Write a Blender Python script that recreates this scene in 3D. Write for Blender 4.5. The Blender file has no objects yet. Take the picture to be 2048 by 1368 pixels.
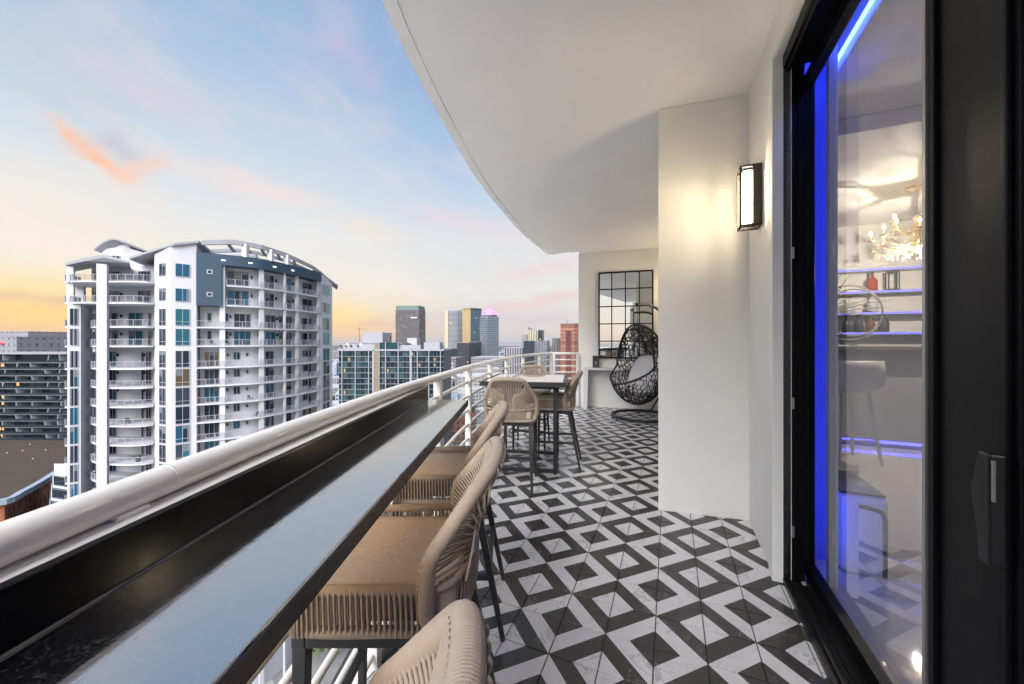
import bpy, math, random
from mathutils import Vector, Matrix, noise
random.seed(7)
R = math.radians
SC = bpy.context.scene
COL = SC.collection

# ------------------------------------------------------------------ camera
F = 745.0                       # focal length in photo pixels (2048 wide)
EYE = 1.30
cam = bpy.data.cameras.new('camera')
cam.sensor_width = 36.0
cam.lens = 36.0 * F / 2048.0
cam.clip_start = 0.02
cam.clip_end = 90000
camo = bpy.data.objects.new('camera', cam)
camo.location = (0, 0, EYE)
camo.rotation_euler = (R(90), 0, 0)
COL.objects.link(camo)
SC.camera = camo

# ------------------------------------------------------------------ colour management
SC.view_settings.view_transform = 'Standard'
SC.view_settings.look = 'None'
SC.view_settings.gamma = 1.0
SC.view_settings.exposure = 2.75
SC.view_settings.use_curve_mapping = False
SC.cycles.use_denoising = True
SC.cycles.max_bounces = 8
SC.cycles.diffuse_bounces = 4
SC.cycles.glossy_bounces = 5
SC.cycles.transparent_max_bounces = 12
SC.cycles.sample_clamp_indirect = 6.0
SC.cycles.caustics_reflective = False
SC.cycles.caustics_refractive = False

# ------------------------------------------------------------------ node helpers
class NT:
    def __init__(s, tree): s.t = tree
    def n(s, typ, **k):
        nd = s.t.nodes.new(typ)
        for a, b in k.items():
            setattr(nd, a, b)
        return nd
    def l(s, a, b): s.t.links.new(a, b)
    def put(s, sock, v):
        if hasattr(v, 'links') or hasattr(v, 'is_output'): s.l(v, sock)
        elif v is not None: sock.default_value = v
    def m(s, op, a, b=None, c=None, clamp=False):
        nd = s.n('ShaderNodeMath', operation=op); nd.use_clamp = clamp
        s.put(nd.inputs[0], a)
        if b is not None: s.put(nd.inputs[1], b)
        if c is not None: s.put(nd.inputs[2], c)
        return nd.outputs[0]
    def mix(s, f, a, b, mode='MIX'):
        nd = s.n('ShaderNodeMix', data_type='RGBA', blend_type=mode)
        s.put(nd.inputs[0], f); s.put(nd.inputs[6], c4(a)); s.put(nd.inputs[7], c4(b))
        return nd.outputs[2]
    def ramp(s, f, stops, interp='LINEAR'):
        nd = s.n('ShaderNodeValToRGB'); cr = nd.color_ramp; cr.interpolation = interp
        while len(cr.elements) < len(stops): cr.elements.new(0.5)
        for e, (p, c) in zip(cr.elements, stops): e.position = p; e.color = c4(c)
        s.put(nd.inputs[0], f)
        return nd.outputs[0]
    def smooth(s, x, a, b, lo=0.0, hi=1.0):
        nd = s.n('ShaderNodeMapRange', interpolation_type='SMOOTHSTEP')
        s.put(nd.inputs[0], x); nd.inputs[1].default_value = a; nd.inputs[2].default_value = b
        nd.inputs[3].default_value = lo; nd.inputs[4].default_value = hi
        return nd.outputs[0]
    def noise(s, vec=None, scale=5, detail=3, rough=.5, dist=0):
        nd = s.n('ShaderNodeTexNoise')
        if vec is not None: s.l(vec, nd.inputs['Vector'])
        nd.inputs['Scale'].default_value = scale; nd.inputs['Detail'].default_value = detail
        nd.inputs['Roughness'].default_value = rough; nd.inputs['Distortion'].default_value = dist
        return nd.outputs[0]
def c4(c):
    if isinstance(c, (tuple, list)): return tuple(c) + (1.0,) if len(c) == 3 else tuple(c)
    if isinstance(c, (int, float)): return (c, c, c, 1.0)
    return c
def lin(r, g, b):
    f = lambda u: (u/255/12.92) if u/255 <= .04045 else ((u/255+.055)/1.055)**2.4
    return (f(r), f(g), f(b))

# ------------------------------------------------------------------ world: dusk sky
SUN_EL, SUN_AZ = R(42), R(-169)      # soft evening light, from behind and to the left of the view
w = bpy.data.worlds.new('World'); SC.world = w; w.use_nodes = True
nt = NT(w.node_tree); w.node_tree.nodes.clear()
tc = nt.n('ShaderNodeTexCoord')
sep = nt.n('ShaderNodeSeparateXYZ'); nt.l(tc.outputs['Generated'], sep.inputs[0])
X, Y, Z = sep.outputs
deg = 57.29578
az = nt.m('MULTIPLY', nt.m('ARCTAN2', X, Y), deg)
el = nt.m('MULTIPLY', nt.m('ARCSINE', Z), deg)
el01 = nt.m('DIVIDE', el, 90.0, clamp=True)
base = nt.ramp(el01, [(0, lin(206, 190, 186)), (.035, lin(216, 202, 190)), (.09, lin(222, 216, 206)), (.17, lin(216, 218, 214)),
                      (.23, lin(188, 206, 222)), (.32, lin(158, 184, 216)), (.44, lin(128, 158, 204)), (.7, lin(106, 138, 192)), (1, lin(100, 130, 184))])
warm = nt.ramp(el01, [(0, lin(244, 178, 112)), (.03, lin(253, 202, 98)), (.055, lin(249, 216, 142)), (.09, lin(238, 224, 200)),
                      (.16, lin(228, 226, 220)), (.26, lin(194, 210, 222)), (.38, lin(160, 186, 214)), (.6, lin(126, 156, 202)), (1, lin(100, 130, 184))])
wm = nt.smooth(az, -4, -30)                 # warm afterglow sector on the west side
wm2 = nt.smooth(az, -100, -60)
col = nt.mix(nt.m('MULTIPLY', wm, wm2), base, warm)
# domain warp
nv = nt.n('ShaderNodeVectorMath', operation='MULTIPLY'); nt.l(tc.outputs['Generated'], nv.inputs[0]); nv.inputs[1].default_value = (1, 1, 2.2)
w1 = nt.m('SUBTRACT', nt.noise(nv.outputs[0], 6, 4, .55), .5)
w2 = nt.m('SUBTRACT', nt.noise(nv.outputs[0], 9.3, 4, .6), .5)
fine = nt.noise(nv.outputs[0], 16, 5, .6, .6)
azw = nt.m('ADD', az, nt.m('MULTIPLY', w1, 6)); elw = nt.m('ADD', el, nt.m('MULTIPLY', w2, 2.6))
def px_azel(px, py):
    return (math.degrees(math.atan((px-1024)/F)), math.degrees(math.atan((684-py)/math.hypot(F, px-1024))))
def streak(colr, p1, p2, wd, colour, amt, nz=.5):
    a, b = px_azel(*p1), px_azel(*p2)
    dx, dy = b[0]-a[0], b[1]-a[1]; L = math.hypot(dx, dy); dx /= L; dy /= L
    u0 = nt.m('SUBTRACT', azw, a[0]); v0 = nt.m('SUBTRACT', elw, a[1])
    s = nt.m('ADD', nt.m('MULTIPLY', u0, dx), nt.m('MULTIPLY', v0, dy))
    t = nt.m('SUBTRACT', nt.m('MULTIPLY', v0, dx), nt.m('MULTIPLY', u0, dy))
    g = nt.m('EXPONENT', nt.m('MULTIPLY', nt.m('POWER', nt.m('DIVIDE', t, wd), 2), -1))
    e = nt.m('MULTIPLY', nt.smooth(s, -.35*L, .3*L), nt.smooth(s, 1.3*L, .75*L))
    k = nt.m('MULTIPLY', nt.m('MULTIPLY', g, e), nt.m('ADD', 1-nz, nt.m('MULTIPLY', nt.smooth(fine, .35, .65), nz)))
    return nt.mix(nt.m('MULTIPLY', k, amt), colr, colour)
# broad thin cirrus everywhere
cir = nt.m('MULTIPLY', nt.smooth(nt.noise(nv.outputs[0], 2.6, 6, .55, 1.2), .46, .72), nt.smooth(el, 1, 8))
col = nt.mix(nt.m('MULTIPLY', cir, .30), col, lin(226, 212, 214))
sr, cr_ = math.sin(R(-24)), math.cos(R(-24))
s_a = nt.m('ADD', nt.m('MULTIPLY', azw, cr_), nt.m('MULTIPLY', elw, sr)); s_t = nt.m('SUBTRACT', nt.m('MULTIPLY', elw, cr_), nt.m('MULTIPLY', azw, sr))
cv = nt.n('ShaderNodeCombineXYZ'); nt.l(nt.m('MULTIPLY', s_a, .045), cv.inputs[0]); nt.l(nt.m('MULTIPLY', s_t, .20), cv.inputs[1])
stn = nt.noise(cv.outputs[0], 1.0, 7, .62, .4)
col = nt.mix(nt.m('MULTIPLY', nt.m('MULTIPLY', nt.smooth(stn, .50, .70), nt.smooth(el, 2, 9)), .42), col, nt.mix(nt.smooth(el, 14, 38), lin(248, 226, 208), lin(206, 200, 216)))
for p1, p2, wd, c, a, nz in [
    ((-60, 40), (260, 200), 4.5, lin(190, 198, 206), .5, .3),
    ((-40, 380), (270, 410), 4.0, lin(244, 228, 208), .5, .5),
    ((150, 110), (430, 245), 1.8, lin(218, 204, 214), .7, .4),
    ((640, 70), (765, 172), 1.9, lin(196, 184, 212), .6, .5),
    ((390, 340), (660, 405), 1.2, lin(248, 220, 206), .65, .45),
    ((820, 420), (1040, 470), 1.4, lin(232, 208, 208), .75, .4),
    ((620, 330), (900, 400), 2.6, lin(206, 208, 222), .5, .4),
    ((700, 440), (800, 480), 1.3, lin(246, 222, 188), .6, .4),
    ((0, 470), (330, 520), 2.5, lin(247, 226, 206), .5, .5),
    ((1000, 556), (1160, 526), 1.3, lin(232, 196, 190), .7, .45),
    ((960, 622), (1170, 586), .75, lin(228, 180, 170), .8, .3),
    ((820, 640), (1170, 636), 1.8, lin(196, 182, 190), .85, .3),
    ((-20, 596), (170, 606), .5, lin(214, 160, 130), .7, .4),
    ((-20, 628), (180, 634), .9, lin(250, 200, 90), .8, .3),
    ((700, 650), (860, 652), .6, lin(222, 176, 150), .7, .3),
    ((205, 268), (275, 325), 1.2, lin(190, 172, 182), .6, .4),
    ((115, 252), (238, 350), .75, lin(253, 186, 138), .9, .2),
    ((230, 350), (330, 324), .8, lin(250, 200, 168), .8, .2),
]:
    col = streak(col, p1, p2, wd, c, a, nz)
below = nt.smooth(el, -.5, -4)
col = nt.mix(below, col, lin(120, 122, 130))
sky = nt.n('ShaderNodeTexSky'); sky.sky_type = 'NISHITA'; sky.sun_disc = False
sky.sun_elevation = SUN_EL; sky.sun_rotation = SUN_AZ
bg1 = nt.n('ShaderNodeBackground'); nt.l(col, bg1.inputs[0]); bg1.inputs[1].default_value = 0.162
bg2 = nt.n('ShaderNodeBackground'); nt.l(sky.outputs[0], bg2.inputs[0]); bg2.inputs[1].default_value = 0.05
mx = nt.n('ShaderNodeMixShader'); mx.inputs[0].default_value = .08
nt.l(bg1.outputs[0], mx.inputs[1]); nt.l(bg2.outputs[0], mx.inputs[2])
wo = nt.n('ShaderNodeOutputWorld'); nt.l(mx.outputs[0], wo.inputs[0])

sun = bpy.data.lights.new('sun', 'SUN'); sun.energy = 1.28; sun.angle = R(60); sun.color = (1.0, .96, .94)
suno = bpy.data.objects.new('sun', sun); COL.objects.link(suno)
sd = Vector((math.sin(SUN_AZ)*math.cos(SUN_EL), math.cos(SUN_AZ)*math.cos(SUN_EL), math.sin(SUN_EL)))
suno.rotation_euler = sd.to_track_quat('Z', 'Y').to_euler(); suno.location = (0, -20, 40)

# ------------------------------------------------------------------ mesh helpers
class MB:
    def __init__(s): s.v = []; s.f = []; s.mi = []; s.uv = []
    def add(s, vs, fs, mi=0, uvs=None):
        o = len(s.v); s.v += [tuple(p) for p in vs]
        for k, f in enumerate(fs):
            s.f.append(tuple(i+o for i in f)); s.mi.append(mi)
            s.uv.append(uvs[k] if uvs else None)
        return s
    def hexa(s, p, mi=0):   # p: 4 bottom (ccw from above), 4 top
        return s.add(p, [(3,2,1,0), (4,5,6,7), (0,1,5,4), (1,2,6,5), (2,3,7,6), (3,0,4,7)], mi)
    def box(s, x0, x1, y0, y1, z0, z1, mi=0, m=None):
        p = [(x0,y0,z0),(x1,y0,z0),(x1,y1,z0),(x0,y1,z0),(x0,y0,z1),(x1,y0,z1),(x1,y1,z1),(x0,y1,z1)]
        if m is not None: p = [m @ Vector(q) for q in p]
        return s.hexa(p, mi)
    def bar(s, a, b, w, h=None, up=(0,0,1), mi=0, w2=None, h2=None):
        a = Vector(a); b = Vector(b); h = h or w; w2 = w2 or w; h2 = h2 or h
        d = (b-a).normalized(); u = Vector(up)
        if abs(d.dot(u)) > .98: u = Vector((0, 1, 0))
        sx = d.cross(u).normalized(); u = sx.cross(d)
        q = []
        for c, ww, hh in ((a, w, h), (b, w2, h2)):
            q += [c-sx*ww/2-u*hh/2, c+sx*ww/2-u*hh/2, c+sx*ww/2+u*hh/2, c-sx*ww/2+u*hh/2]
        return s.add(q, [(0,1,2,3), (7,6,5,4), (1,0,4,5), (2,1,5,6), (3,2,6,7), (0,3,7,4)], mi)
    def prism(s, poly, z0, z1, mi=0, cap=True):
        n = len(poly); f = lambda z: z if callable(z) else (lambda i: z)
        a, b = f(z0), f(z1)
        vs = [(x, y, a(i)) for i, (x, y) in enumerate(poly)] + [(x, y, b(i)) for i, (x, y) in enumerate(poly)]
        fs = [(i, (i+1) % n, n+(i+1) % n, n+i) for i in range(n)]
        uvs = []; L = 0
        for i in range(n):
            j = (i+1) % n; d = math.dist(poly[i], poly[j])
            uvs.append([(L, a(i)), (L+d, a(j)), (L+d, b(j)), (L, b(i))]); L += d
        if cap:
            fs += [tuple(range(n-1, -1, -1)), tuple(range(n, 2*n))]
            uvs += [[(poly[i][0], poly[i][1]) for i in range(n-1, -1, -1)], [p for p in poly]]
        return s.add(vs, fs, mi, uvs)
    def tube(s, path, r, n=10, closed=False, mi=0, rf=None, cap=True, step=None):
        P = [Vector(p) for p in path]
        if step: P = resample(P, step, closed)
        N = len(P); fr = []
        T = []
        for i in range(N):
            if closed: d = P[(i+1) % N]-P[i-1]
            else: d = P[min(i+1, N-1)]-P[max(i-1, 0)]
            T.append(d.normalized())
        u = Vector((0,0,1)) if abs(T[0].z) < .9 else Vector((1,0,0))
        u = (u - T[0]*u.dot(T[0])).normalized()
        vs = []; L = 0; uvv = []
        for i in range(N):
            u = (u - T[i]*u.dot(T[i])).normalized(); v = T[i].cross(u)
            if i: L += (P[i]-P[i-1]).length
            for k in range(n):
                a = 2*math.pi*k/n
                rr = rf(L, a, i/(max(N-1,1))) if rf else r
                vs.append(P[i]+(u*math.cos(a)+v*math.sin(a))*rr)
            uvv.append(L)
        fs = []; uvs = []
        for i in range(N if closed else N-1):
            j = (i+1) % N
            for k in range(n):
                l = (k+1) % n
                fs.append((i*n+k, i*n+l, j*n+l, j*n+k))
        if cap and not closed:
            fs += [tuple(range(n-1, -1, -1)), tuple(range((N-1)*n, N*n))]
        return s.add(vs, fs, mi)
    def lathe(s, prof, c=(0,0,0), n=24, mi=0, m=None):
        vs = []; N = len(prof)
        for r, z in prof:
            for k in range(n):
                a = 2*math.pi*k/n; p = Vector((c[0]+r*math.cos(a), c[1]+r*math.sin(a), c[2]+z))
                vs.append(m @ p if m is not None else p)
        fs = [(i*n+k, i*n+(k+1) % n, (i+1)*n+(k+1) % n, (i+1)*n+k) for i in range(N-1) for k in range(n)]
        fs += [tuple(range(n-1, -1, -1)), tuple(range((N-1)*n, N*n))]
        return s.add(vs, fs, mi)
    def mesh(s, name, mats, smooth=False):
        me = bpy.data.meshes.new(name); me.from_pydata(s.v, [], s.f)
        if not isinstance(mats, (list, tuple)): mats = [mats]
        for m in mats: me.materials.append(m)
        me.polygons.foreach_set('material_index', s.mi)
        if smooth: me.polygons.foreach_set('use_smooth', [True]*len(s.f))
        if any(u is not None for u in s.uv):
            ul = me.uv_layers.new(name='UVMap'); k = 0; data = []
            for f, u in zip(s.f, s.uv):
                for q in range(len(f)): data += list(u[q]) if u else [0, 0]
            ul.data.foreach_set('uv', data)
        me.update()
        return me
    def build(s, name, mats, parent=None, smooth=False, bevel=0, label=None, cat=None, group=None, kind=None):
        return link(name, s.mesh(name, mats, smooth), parent, bevel, label, cat, group, kind, auto=smooth)
def link(name, me, parent=None, bevel=0, label=None, cat=None, group=None, kind=None, auto=False, loc=None, rz=None):
    o = bpy.data.objects.new(name, me); COL.objects.link(o)
    if parent is not None: o.parent = parent
    if loc is not None: o.location = loc
    if rz is not None: o.rotation_euler.z = rz
    if bevel:
        b = o.modifiers.new('bevel', 'BEVEL'); b.width = bevel; b.segments = 2; b.limit_method = 'ANGLE'; b.angle_limit = R(40)
    tag(o, label, cat, group, kind)
    return o
def tag(o, label=None, cat=None, group=None, kind=None):
    for k, v in (('label', label), ('category', cat), ('group', group), ('kind', kind)):
        if v: o[k] = v
    return o
def empty(name, loc=(0,0,0), rz=0, label=None, cat=None, group=None, kind=None):
    o = bpy.data.objects.new(name, None); COL.objects.link(o); o.location = loc; o.rotation_euler.z = rz
    o.empty_display_size = .2
    return tag(o, label, cat, group, kind)
KIDS = {}
def copy_tree(o, parent=None):
    c = o.copy(); COL.objects.link(c); c.parent = parent
    for ch in list(o.children): copy_tree(ch, c)
    return c
def catmull(pts, per=8, closed=False):
    P = [Vector(p) for p in pts]; n = len(P); out = []
    rng = range(n if closed else n-1)
    for i in rng:
        if closed: p0, p1, p2, p3 = P[i-1], P[i], P[(i+1) % n], P[(i+2) % n]
        else: p0, p1, p2, p3 = P[max(i-1,0)], P[i], P[i+1], P[min(i+2,n-1)]
        for k in range(per):
            t = k/per
            out.append(.5*((2*p1)+(p2-p0)*t+(2*p0-5*p1+4*p2-p3)*t*t+(3*p1-p0-3*p2+p3)*t**3))
    if not closed: out.append(P[-1])
    return out
def resample(P, step, closed=False):
    Q = [Vector(p) for p in P] + ([Vector(P[0])] if closed else [])
    L = [0]
    for a, b in zip(Q, Q[1:]): L.append(L[-1]+(b-a).length)
    n = max(2, int(round(L[-1]/step))); out = []; j = 0
    for i in range(n if closed else n+1):
        t = L[-1]*i/n
        while j < len(L)-2 and L[j+1] < t: j += 1
        seg = L[j+1]-L[j]
        out.append(Q[j].lerp(Q[j+1], (t-L[j])/seg if seg > 1e-9 else 0))
    return out
def at(px, py, Y):      # a point seen at a photo position, at depth Y (metres)
    return Vector(((px-1024)/F*Y, Y, EYE+(684-py)/F*Y))

# ------------------------------------------------------------------ materials
def mat(name, col, rough=.5, metal=0, bump=0, bscale=40, var=0, vscale=3, spec=.5, emit=None, estr=0, coat=0, coord='Object', stretch=None):
    m = bpy.data.materials.new(name); m.use_nodes = True; t = NT(m.node_tree)
    b = m.node_tree.nodes['Principled BSDF']
    b.inputs['Base Color'].default_value = c4(col); b.inputs['Roughness'].default_value = rough
    b.inputs['Metallic'].default_value = metal; b.inputs['Specular IOR Level'].default_value = spec
    if coat: b.inputs['Coat Weight'].default_value = coat; b.inputs['Coat Roughness'].default_value = .05
    if emit: b.inputs['Emission Color'].default_value = c4(emit); b.inputs['Emission Strength'].default_value = estr
    if var or bump:
        tcn = t.n('ShaderNodeTexCoord'); vec = tcn.outputs[coord]
        if stretch:
            mp = t.n('ShaderNodeMapping'); mp.inputs['Scale'].default_value = stretch; t.l(vec, mp.inputs[0]); vec = mp.outputs[0]
        if var:
            nz = t.noise(vec, vscale, 5, .6)
            k = t.m('MULTIPLY', t.m('SUBTRACT', nz, .5), 2*var)
            mult = t.m('ADD', 1.0, k)
            cb = t.n('ShaderNodeCombineColor')
            for i in range(3): t.l(mult, cb.inputs[i])
            t.l(t.mix(1.0, c4(col), cb.outputs[0], 'MULTIPLY'), b.inputs['Base Color'])
            t.l(t.m('ADD', rough, t.m('MULTIPLY', k, .4)), b.inputs['Roughness'])
        if bump:
            nb = t.noise(vec, bscale, 4, .6); bp = t.n('ShaderNodeBump'); bp.inputs['Strength'].default_value = 1
            bp.inputs['Distance'].default_value = bump; t.l(nb, bp.inputs['Height']); t.l(bp.outputs[0], b.inputs['Normal'])
    return m
def emat(name, col, s):
    return mat(name, (.0, .0, .0), .6, emit=col, estr=s)
def glassmat(name, tint=(1,1,1), rough=0.0, ior=1.5, boost=1.0):
    m = bpy.data.materials.new(name); m.use_nodes = True; t = NT(m.node_tree); m.node_tree.nodes.clear()
    fr = t.n('ShaderNodeFresnel'); fr.inputs[0].default_value = ior
    tr = t.n('ShaderNodeBsdfTransparent'); tr.inputs[0].default_value = c4(tint)
    gl = t.n('ShaderNodeBsdfGlossy'); gl.inputs['Roughness'].default_value = rough
    ms = t.n('ShaderNodeMixShader'); o = t.n('ShaderNodeOutputMaterial')
    g = t.n('ShaderNodeNewGeometry'); t.l(t.m('MULTIPLY', t.m('MULTIPLY', fr.outputs[0], t.m('SUBTRACT', 1.0, g.outputs['Backfacing'])), boost, clamp=True), ms.inputs[0]); t.l(tr.outputs[0], ms.inputs[1]); t.l(gl.outputs[0], ms.inputs[2]); t.l(ms.outputs[0], o.inputs[0])
    return m

WHITE_RAIL = mat('white_railing_paint', (.86,.83,.77), .28, coat=.3, var=.05, vscale=6, bump=.0004, bscale=90)
STUCCO = mat('white_wall_stucco', (.855,.835,.795), .72, bump=.0012, bscale=110, var=.05, vscale=2.6)
CEIL = mat('white_ceiling_plaster', (.90,.89,.875), .8, bump=.0016, bscale=90, var=.05, vscale=1.6)
BLACKFR = mat('black_door_frame', (.0045,.0045,.0055), .40, spec=.13, bump=.0002, bscale=200, var=.2, vscale=30)
ALU = mat('grey_aluminium', (.42,.41,.40), .35, metal=.8)
STONE = bpy.data.materials.new('black_granite')
def make_granite():
    m = STONE; m.use_nodes = True; t = NT(m.node_tree); b = m.node_tree.nodes['Principled BSDF']
    v = t.n('ShaderNodeTexCoord').outputs['Object']
    n1 = t.noise(v, 260, 2, .6); n2 = t.noise(v, 9, 5, .65, 1.0); n3 = t.noise(v, 45, 4, .6)
    spk = t.smooth(n1, .63, .70)
    c = t.mix(spk, (.010,.010,.012), (.12,.117,.112)); vein = t.smooth(t.m('ABSOLUTE', t.m('SUBTRACT', n2, .5)), .012, .0)
    c = t.mix(t.m('MULTIPLY', vein, .25), c, (.16,.15,.14))
    t.l(c, b.inputs['Base Color'])
    t.l(t.m('ADD', .035, t.m('MULTIPLY', t.smooth(n2, .42, .72), .10)), b.inputs['Roughness'])
    bp = t.n('ShaderNodeBump'); bp.inputs['Distance'].default_value = .0005; bp.inputs['Strength'].default_value = .9
    t.l(t.m('ADD', t.noise(v, 38, 3, .6), t.m('MULTIPLY', n1, .25)), bp.inputs['Height']); t.l(bp.outputs[0], b.inputs['Normal'])
    b.inputs['IOR'].default_value = 2.5; b.inputs['Specular IOR Level'].default_value = .8
    b.inputs['Coat Weight'].default_value = 1.0; b.inputs['Coat IOR'].default_value = 4.0; b.inputs['Coat Roughness'].default_value = .04
make_granite()
BSPL = mat('black_backsplash_laminate', (.005,.005,.006), .16, var=.12, vscale=40, spec=.10)
STONE_EDGE = mat('black_granite_edge', (.016,.015,.015), .45, bump=.001, bscale=120, var=.5, vscale=60)
GROUT = mat('dark_grout', (.045,.043,.042), .9, bump=.0006, bscale=200)
WICKER = mat('black_wicker', (.012,.011,.011), .4, bump=.0004, bscale=300)
METAL = mat('charcoal_metal_frame', (.030,.030,.031), .42, bump=.0001, bscale=300)
MIRROR = mat('mirror_glass', (.86,.87,.88), .01, metal=1)
CUSHW = mat('white_cushion_fabric', (.76,.72,.73), .9, bump=.001, bscale=60, var=.06, vscale=8)
CONS = mat('white_console_lacquer', (.72,.71,.74), .35)
LED_WARM = emat('warm_lamp_diffuser', (1.0,.80,.52), 11.0)
LED_WARM_B = emat('warm_lamp_diffuser_strong', (1.0,.77,.46), 30.0)
LED_WARM2 = emat('warm_led_bulb', (1.0,.56,.10), 6.5)
BLUE = emat('blue_led_strip', (.05,.10,1.0), 3.6)
BLUE2 = emat('blue_led_line', (.08,.08,1.0), .7)
GLASS = glassmat('window_glass', (.95,.965,.97), 0.0, 1.5, 1.5)

def rope_mat():
    m = bpy.data.materials.new('taupe_rope'); m.use_nodes = True; t = NT(m.node_tree); b = m.node_tree.nodes['Principled BSDF']
    v = t.n('ShaderNodeTexCoord').outputs['Object']
    n = t.noise(v, 70, 4, .6); n2 = t.noise(v, 900, 2, .5)
    c = t.mix(n, (.37,.285,.21), (.53,.43,.325)); c = t.mix(t.m('MULTIPLY', n2, .5), c, (.24,.185,.145))
    t.l(c, b.inputs['Base Color']); b.inputs['Roughness'].default_value = .75
    b.inputs['Sheen Weight'].default_value = .25
    bp = t.n('ShaderNodeBump'); bp.inputs['Distance'].default_value = .0004; t.l(n2, bp.inputs['Height']); t.l(bp.outputs[0], b.inputs['Normal'])
    return m
ROPE = rope_mat()
def fabric_mat():
    m = bpy.data.materials.new('taupe_seat_fabric'); m.use_nodes = True; t = NT(m.node_tree); b = m.node_tree.nodes['Principled BSDF']
    v = t.n('ShaderNodeTexCoord').outputs['Object']
    s = t.n('ShaderNodeSeparateXYZ'); t.l(v, s.inputs[0])
    mp = t.n('ShaderNodeMapping'); mp.inputs['Scale'].default_value = (900, 60, 60); t.l(v, mp.inputs[0])
    mq = t.n('ShaderNodeMapping'); mq.inputs['Scale'].default_value = (60, 900, 60); t.l(v, mq.inputs[0])
    a = t.noise(mp.outputs[0], 1, 2); c = t.noise(mq.outputs[0], 1, 2)
    h = t.m('ADD', a, c)
    t.l(t.mix(t.smooth(h, .75, 1.25), (.43,.355,.285), (.60,.51,.415)), b.inputs['Base Color'])
    b.inputs['Roughness'].default_value = .85
    bp = t.n('ShaderNodeBump'); bp.inputs['Distance'].default_value = .0005; t.l(h, bp.inputs['Height']); t.l(bp.outputs[0], b.inputs['Normal'])
    return m
FABRIC = fabric_mat()
TS = .2027      # tile size
def tile_mat():
    m = bpy.data.materials.new('geometric_marble_tile'); m.use_nodes = True; t = NT(m.node_tree); b = m.node_tree.nodes['Principled BSDF']
    v = t.n('ShaderNodeTexCoord').outputs['Object']
    s = t.n('ShaderNodeSeparateXYZ'); t.l(v, s.inputs[0])
    d = t.m('DIVIDE', t.m('SUBTRACT', s.outputs[1], s.outputs[0]), TS)
    a = t.m('GREATER_THAN', d, .5)
    b2 = t.m('MULTIPLY', t.m('LESS_THAN', d, 0), t.m('GREATER_THAN', d, -.5))
    wh = t.m('ADD', a, b2, clamp=True)
    oi = t.n('ShaderNodeObjectInfo'); rnd = oi.outputs['Random']
    cb = t.n('ShaderNodeCombineXYZ'); t.l(t.m('MULTIPLY', rnd, 37), cb.inputs[0]); t.l(t.m('MULTIPLY', rnd, 91), cb.inputs[1])
    va = t.n('ShaderNodeVectorMath', operation='ADD'); t.l(v, va.inputs[0]); t.l(cb.outputs[0], va.inputs[1]); vv = va.outputs[0]
    n1 = t.noise(vv, 5, 6, .6, 1.4); n2 = t.noise(vv, 11, 6, .62, 2.0); n3 = t.noise(vv, 7, 3, .5)
    vein = t.smooth(t.m('ABSOLUTE', t.m('SUBTRACT', n1, .5)), .03, .0)
    wc = t.mix(t.m('MULTIPLY', vein, t.smooth(n3, .4, .7)), t.mix(n3, (.66,.64,.645), (.80,.78,.785)), (.42,.41,.44))
    vein2 = t.m('MULTIPLY', t.smooth(t.m('ABSOLUTE', t.m('SUBTRACT', n2, .5)), .006, .0), t.smooth(n3, .52, .62))
    dc = t.mix(t.m('MULTIPLY', vein2, .85), t.mix(n3, (.040,.038,.034), (.066,.062,.056)), (.5,.48,.46))
    t.l(t.mix(wh, dc, wc), b.inputs['Base Color'])
    t.l(t.m('ADD', .16, t.m('MULTIPLY', t.noise(vv, 22, 4, .6), .16)), b.inputs['Roughness'])
    bp = t.n('ShaderNodeBump'); bp.inputs['Distance'].default_value = .0004; t.l(t.noise(vv, 9, 2), bp.inputs['Height']); t.l(bp.outputs[0], b.inputs['Normal'])
    return m
TILE = tile_mat()

# ------------------------------------------------------------------ building axes (balcony runs along A, 23 degrees right of the view)
TH = .4011
cA, sA = math.cos(TH), math.sin(TH)
def DA(d, a, z=0.0): return Vector((d*cA + a*sA, a*cA - d*sA, z))
def xy(v): return (v.x, v.y)
MDA = Matrix.Rotation(-TH, 4, 'Z')     # local x = d, local y = a

# slab outer edge (plan)
SLAB = [(-.70,-2.3),(-.70,-1),(-.70,0),(-.695,1.2),(-.685,1.96),(-.671,2.187),(-.634,2.55),(-.541,3.197),(-.376,4.178),(-.108,5.206),(.20,6.26),(.735,7.68)]
slabc = [xy(p) for p in catmull([(x, y, 0) for x, y in SLAB], 5)]
RAILP = [(-.58,-2.25),(-.58,-1.0),(-.58,.4),(-.575,1.0),(-.54,1.8),(-.475,2.5),(-.385,3.43),(-.14,4.9),(.235,6.35),(.80,7.63)]
railc = catmull([(x, y, 0) for x, y in RAILP], 10)
WALL_L = Vector((1.351, 7.57, 0)); WALL_D = Vector((.956, -.294, 0)).normalized()
CEILZ = 3.10
in0 = [xy(DA(6.5, 8.6)), xy(DA(6.5, -4.6))]
slab_poly = slabc + [(1.34, 7.42), xy(WALL_L + WALL_D*.02), xy(WALL_L+WALL_D*3+Vector((.3,1.0,0))), xy(DA(1.2, 9.0)), xy(DA(1.2, -2.2))]
m = MB(); m.prism(slab_poly, CEILZ, CEILZ+.28); ceil = m.build('ceiling', CEIL, kind='structure')
# drip bead along the underside
bead = [Vector((x+.078, y+.01, CEILZ-.004)) for x, y in slabc]
MB().tube(bead, .007, 6).build('drip_bead', CEIL, ceil, smooth=True)

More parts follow.
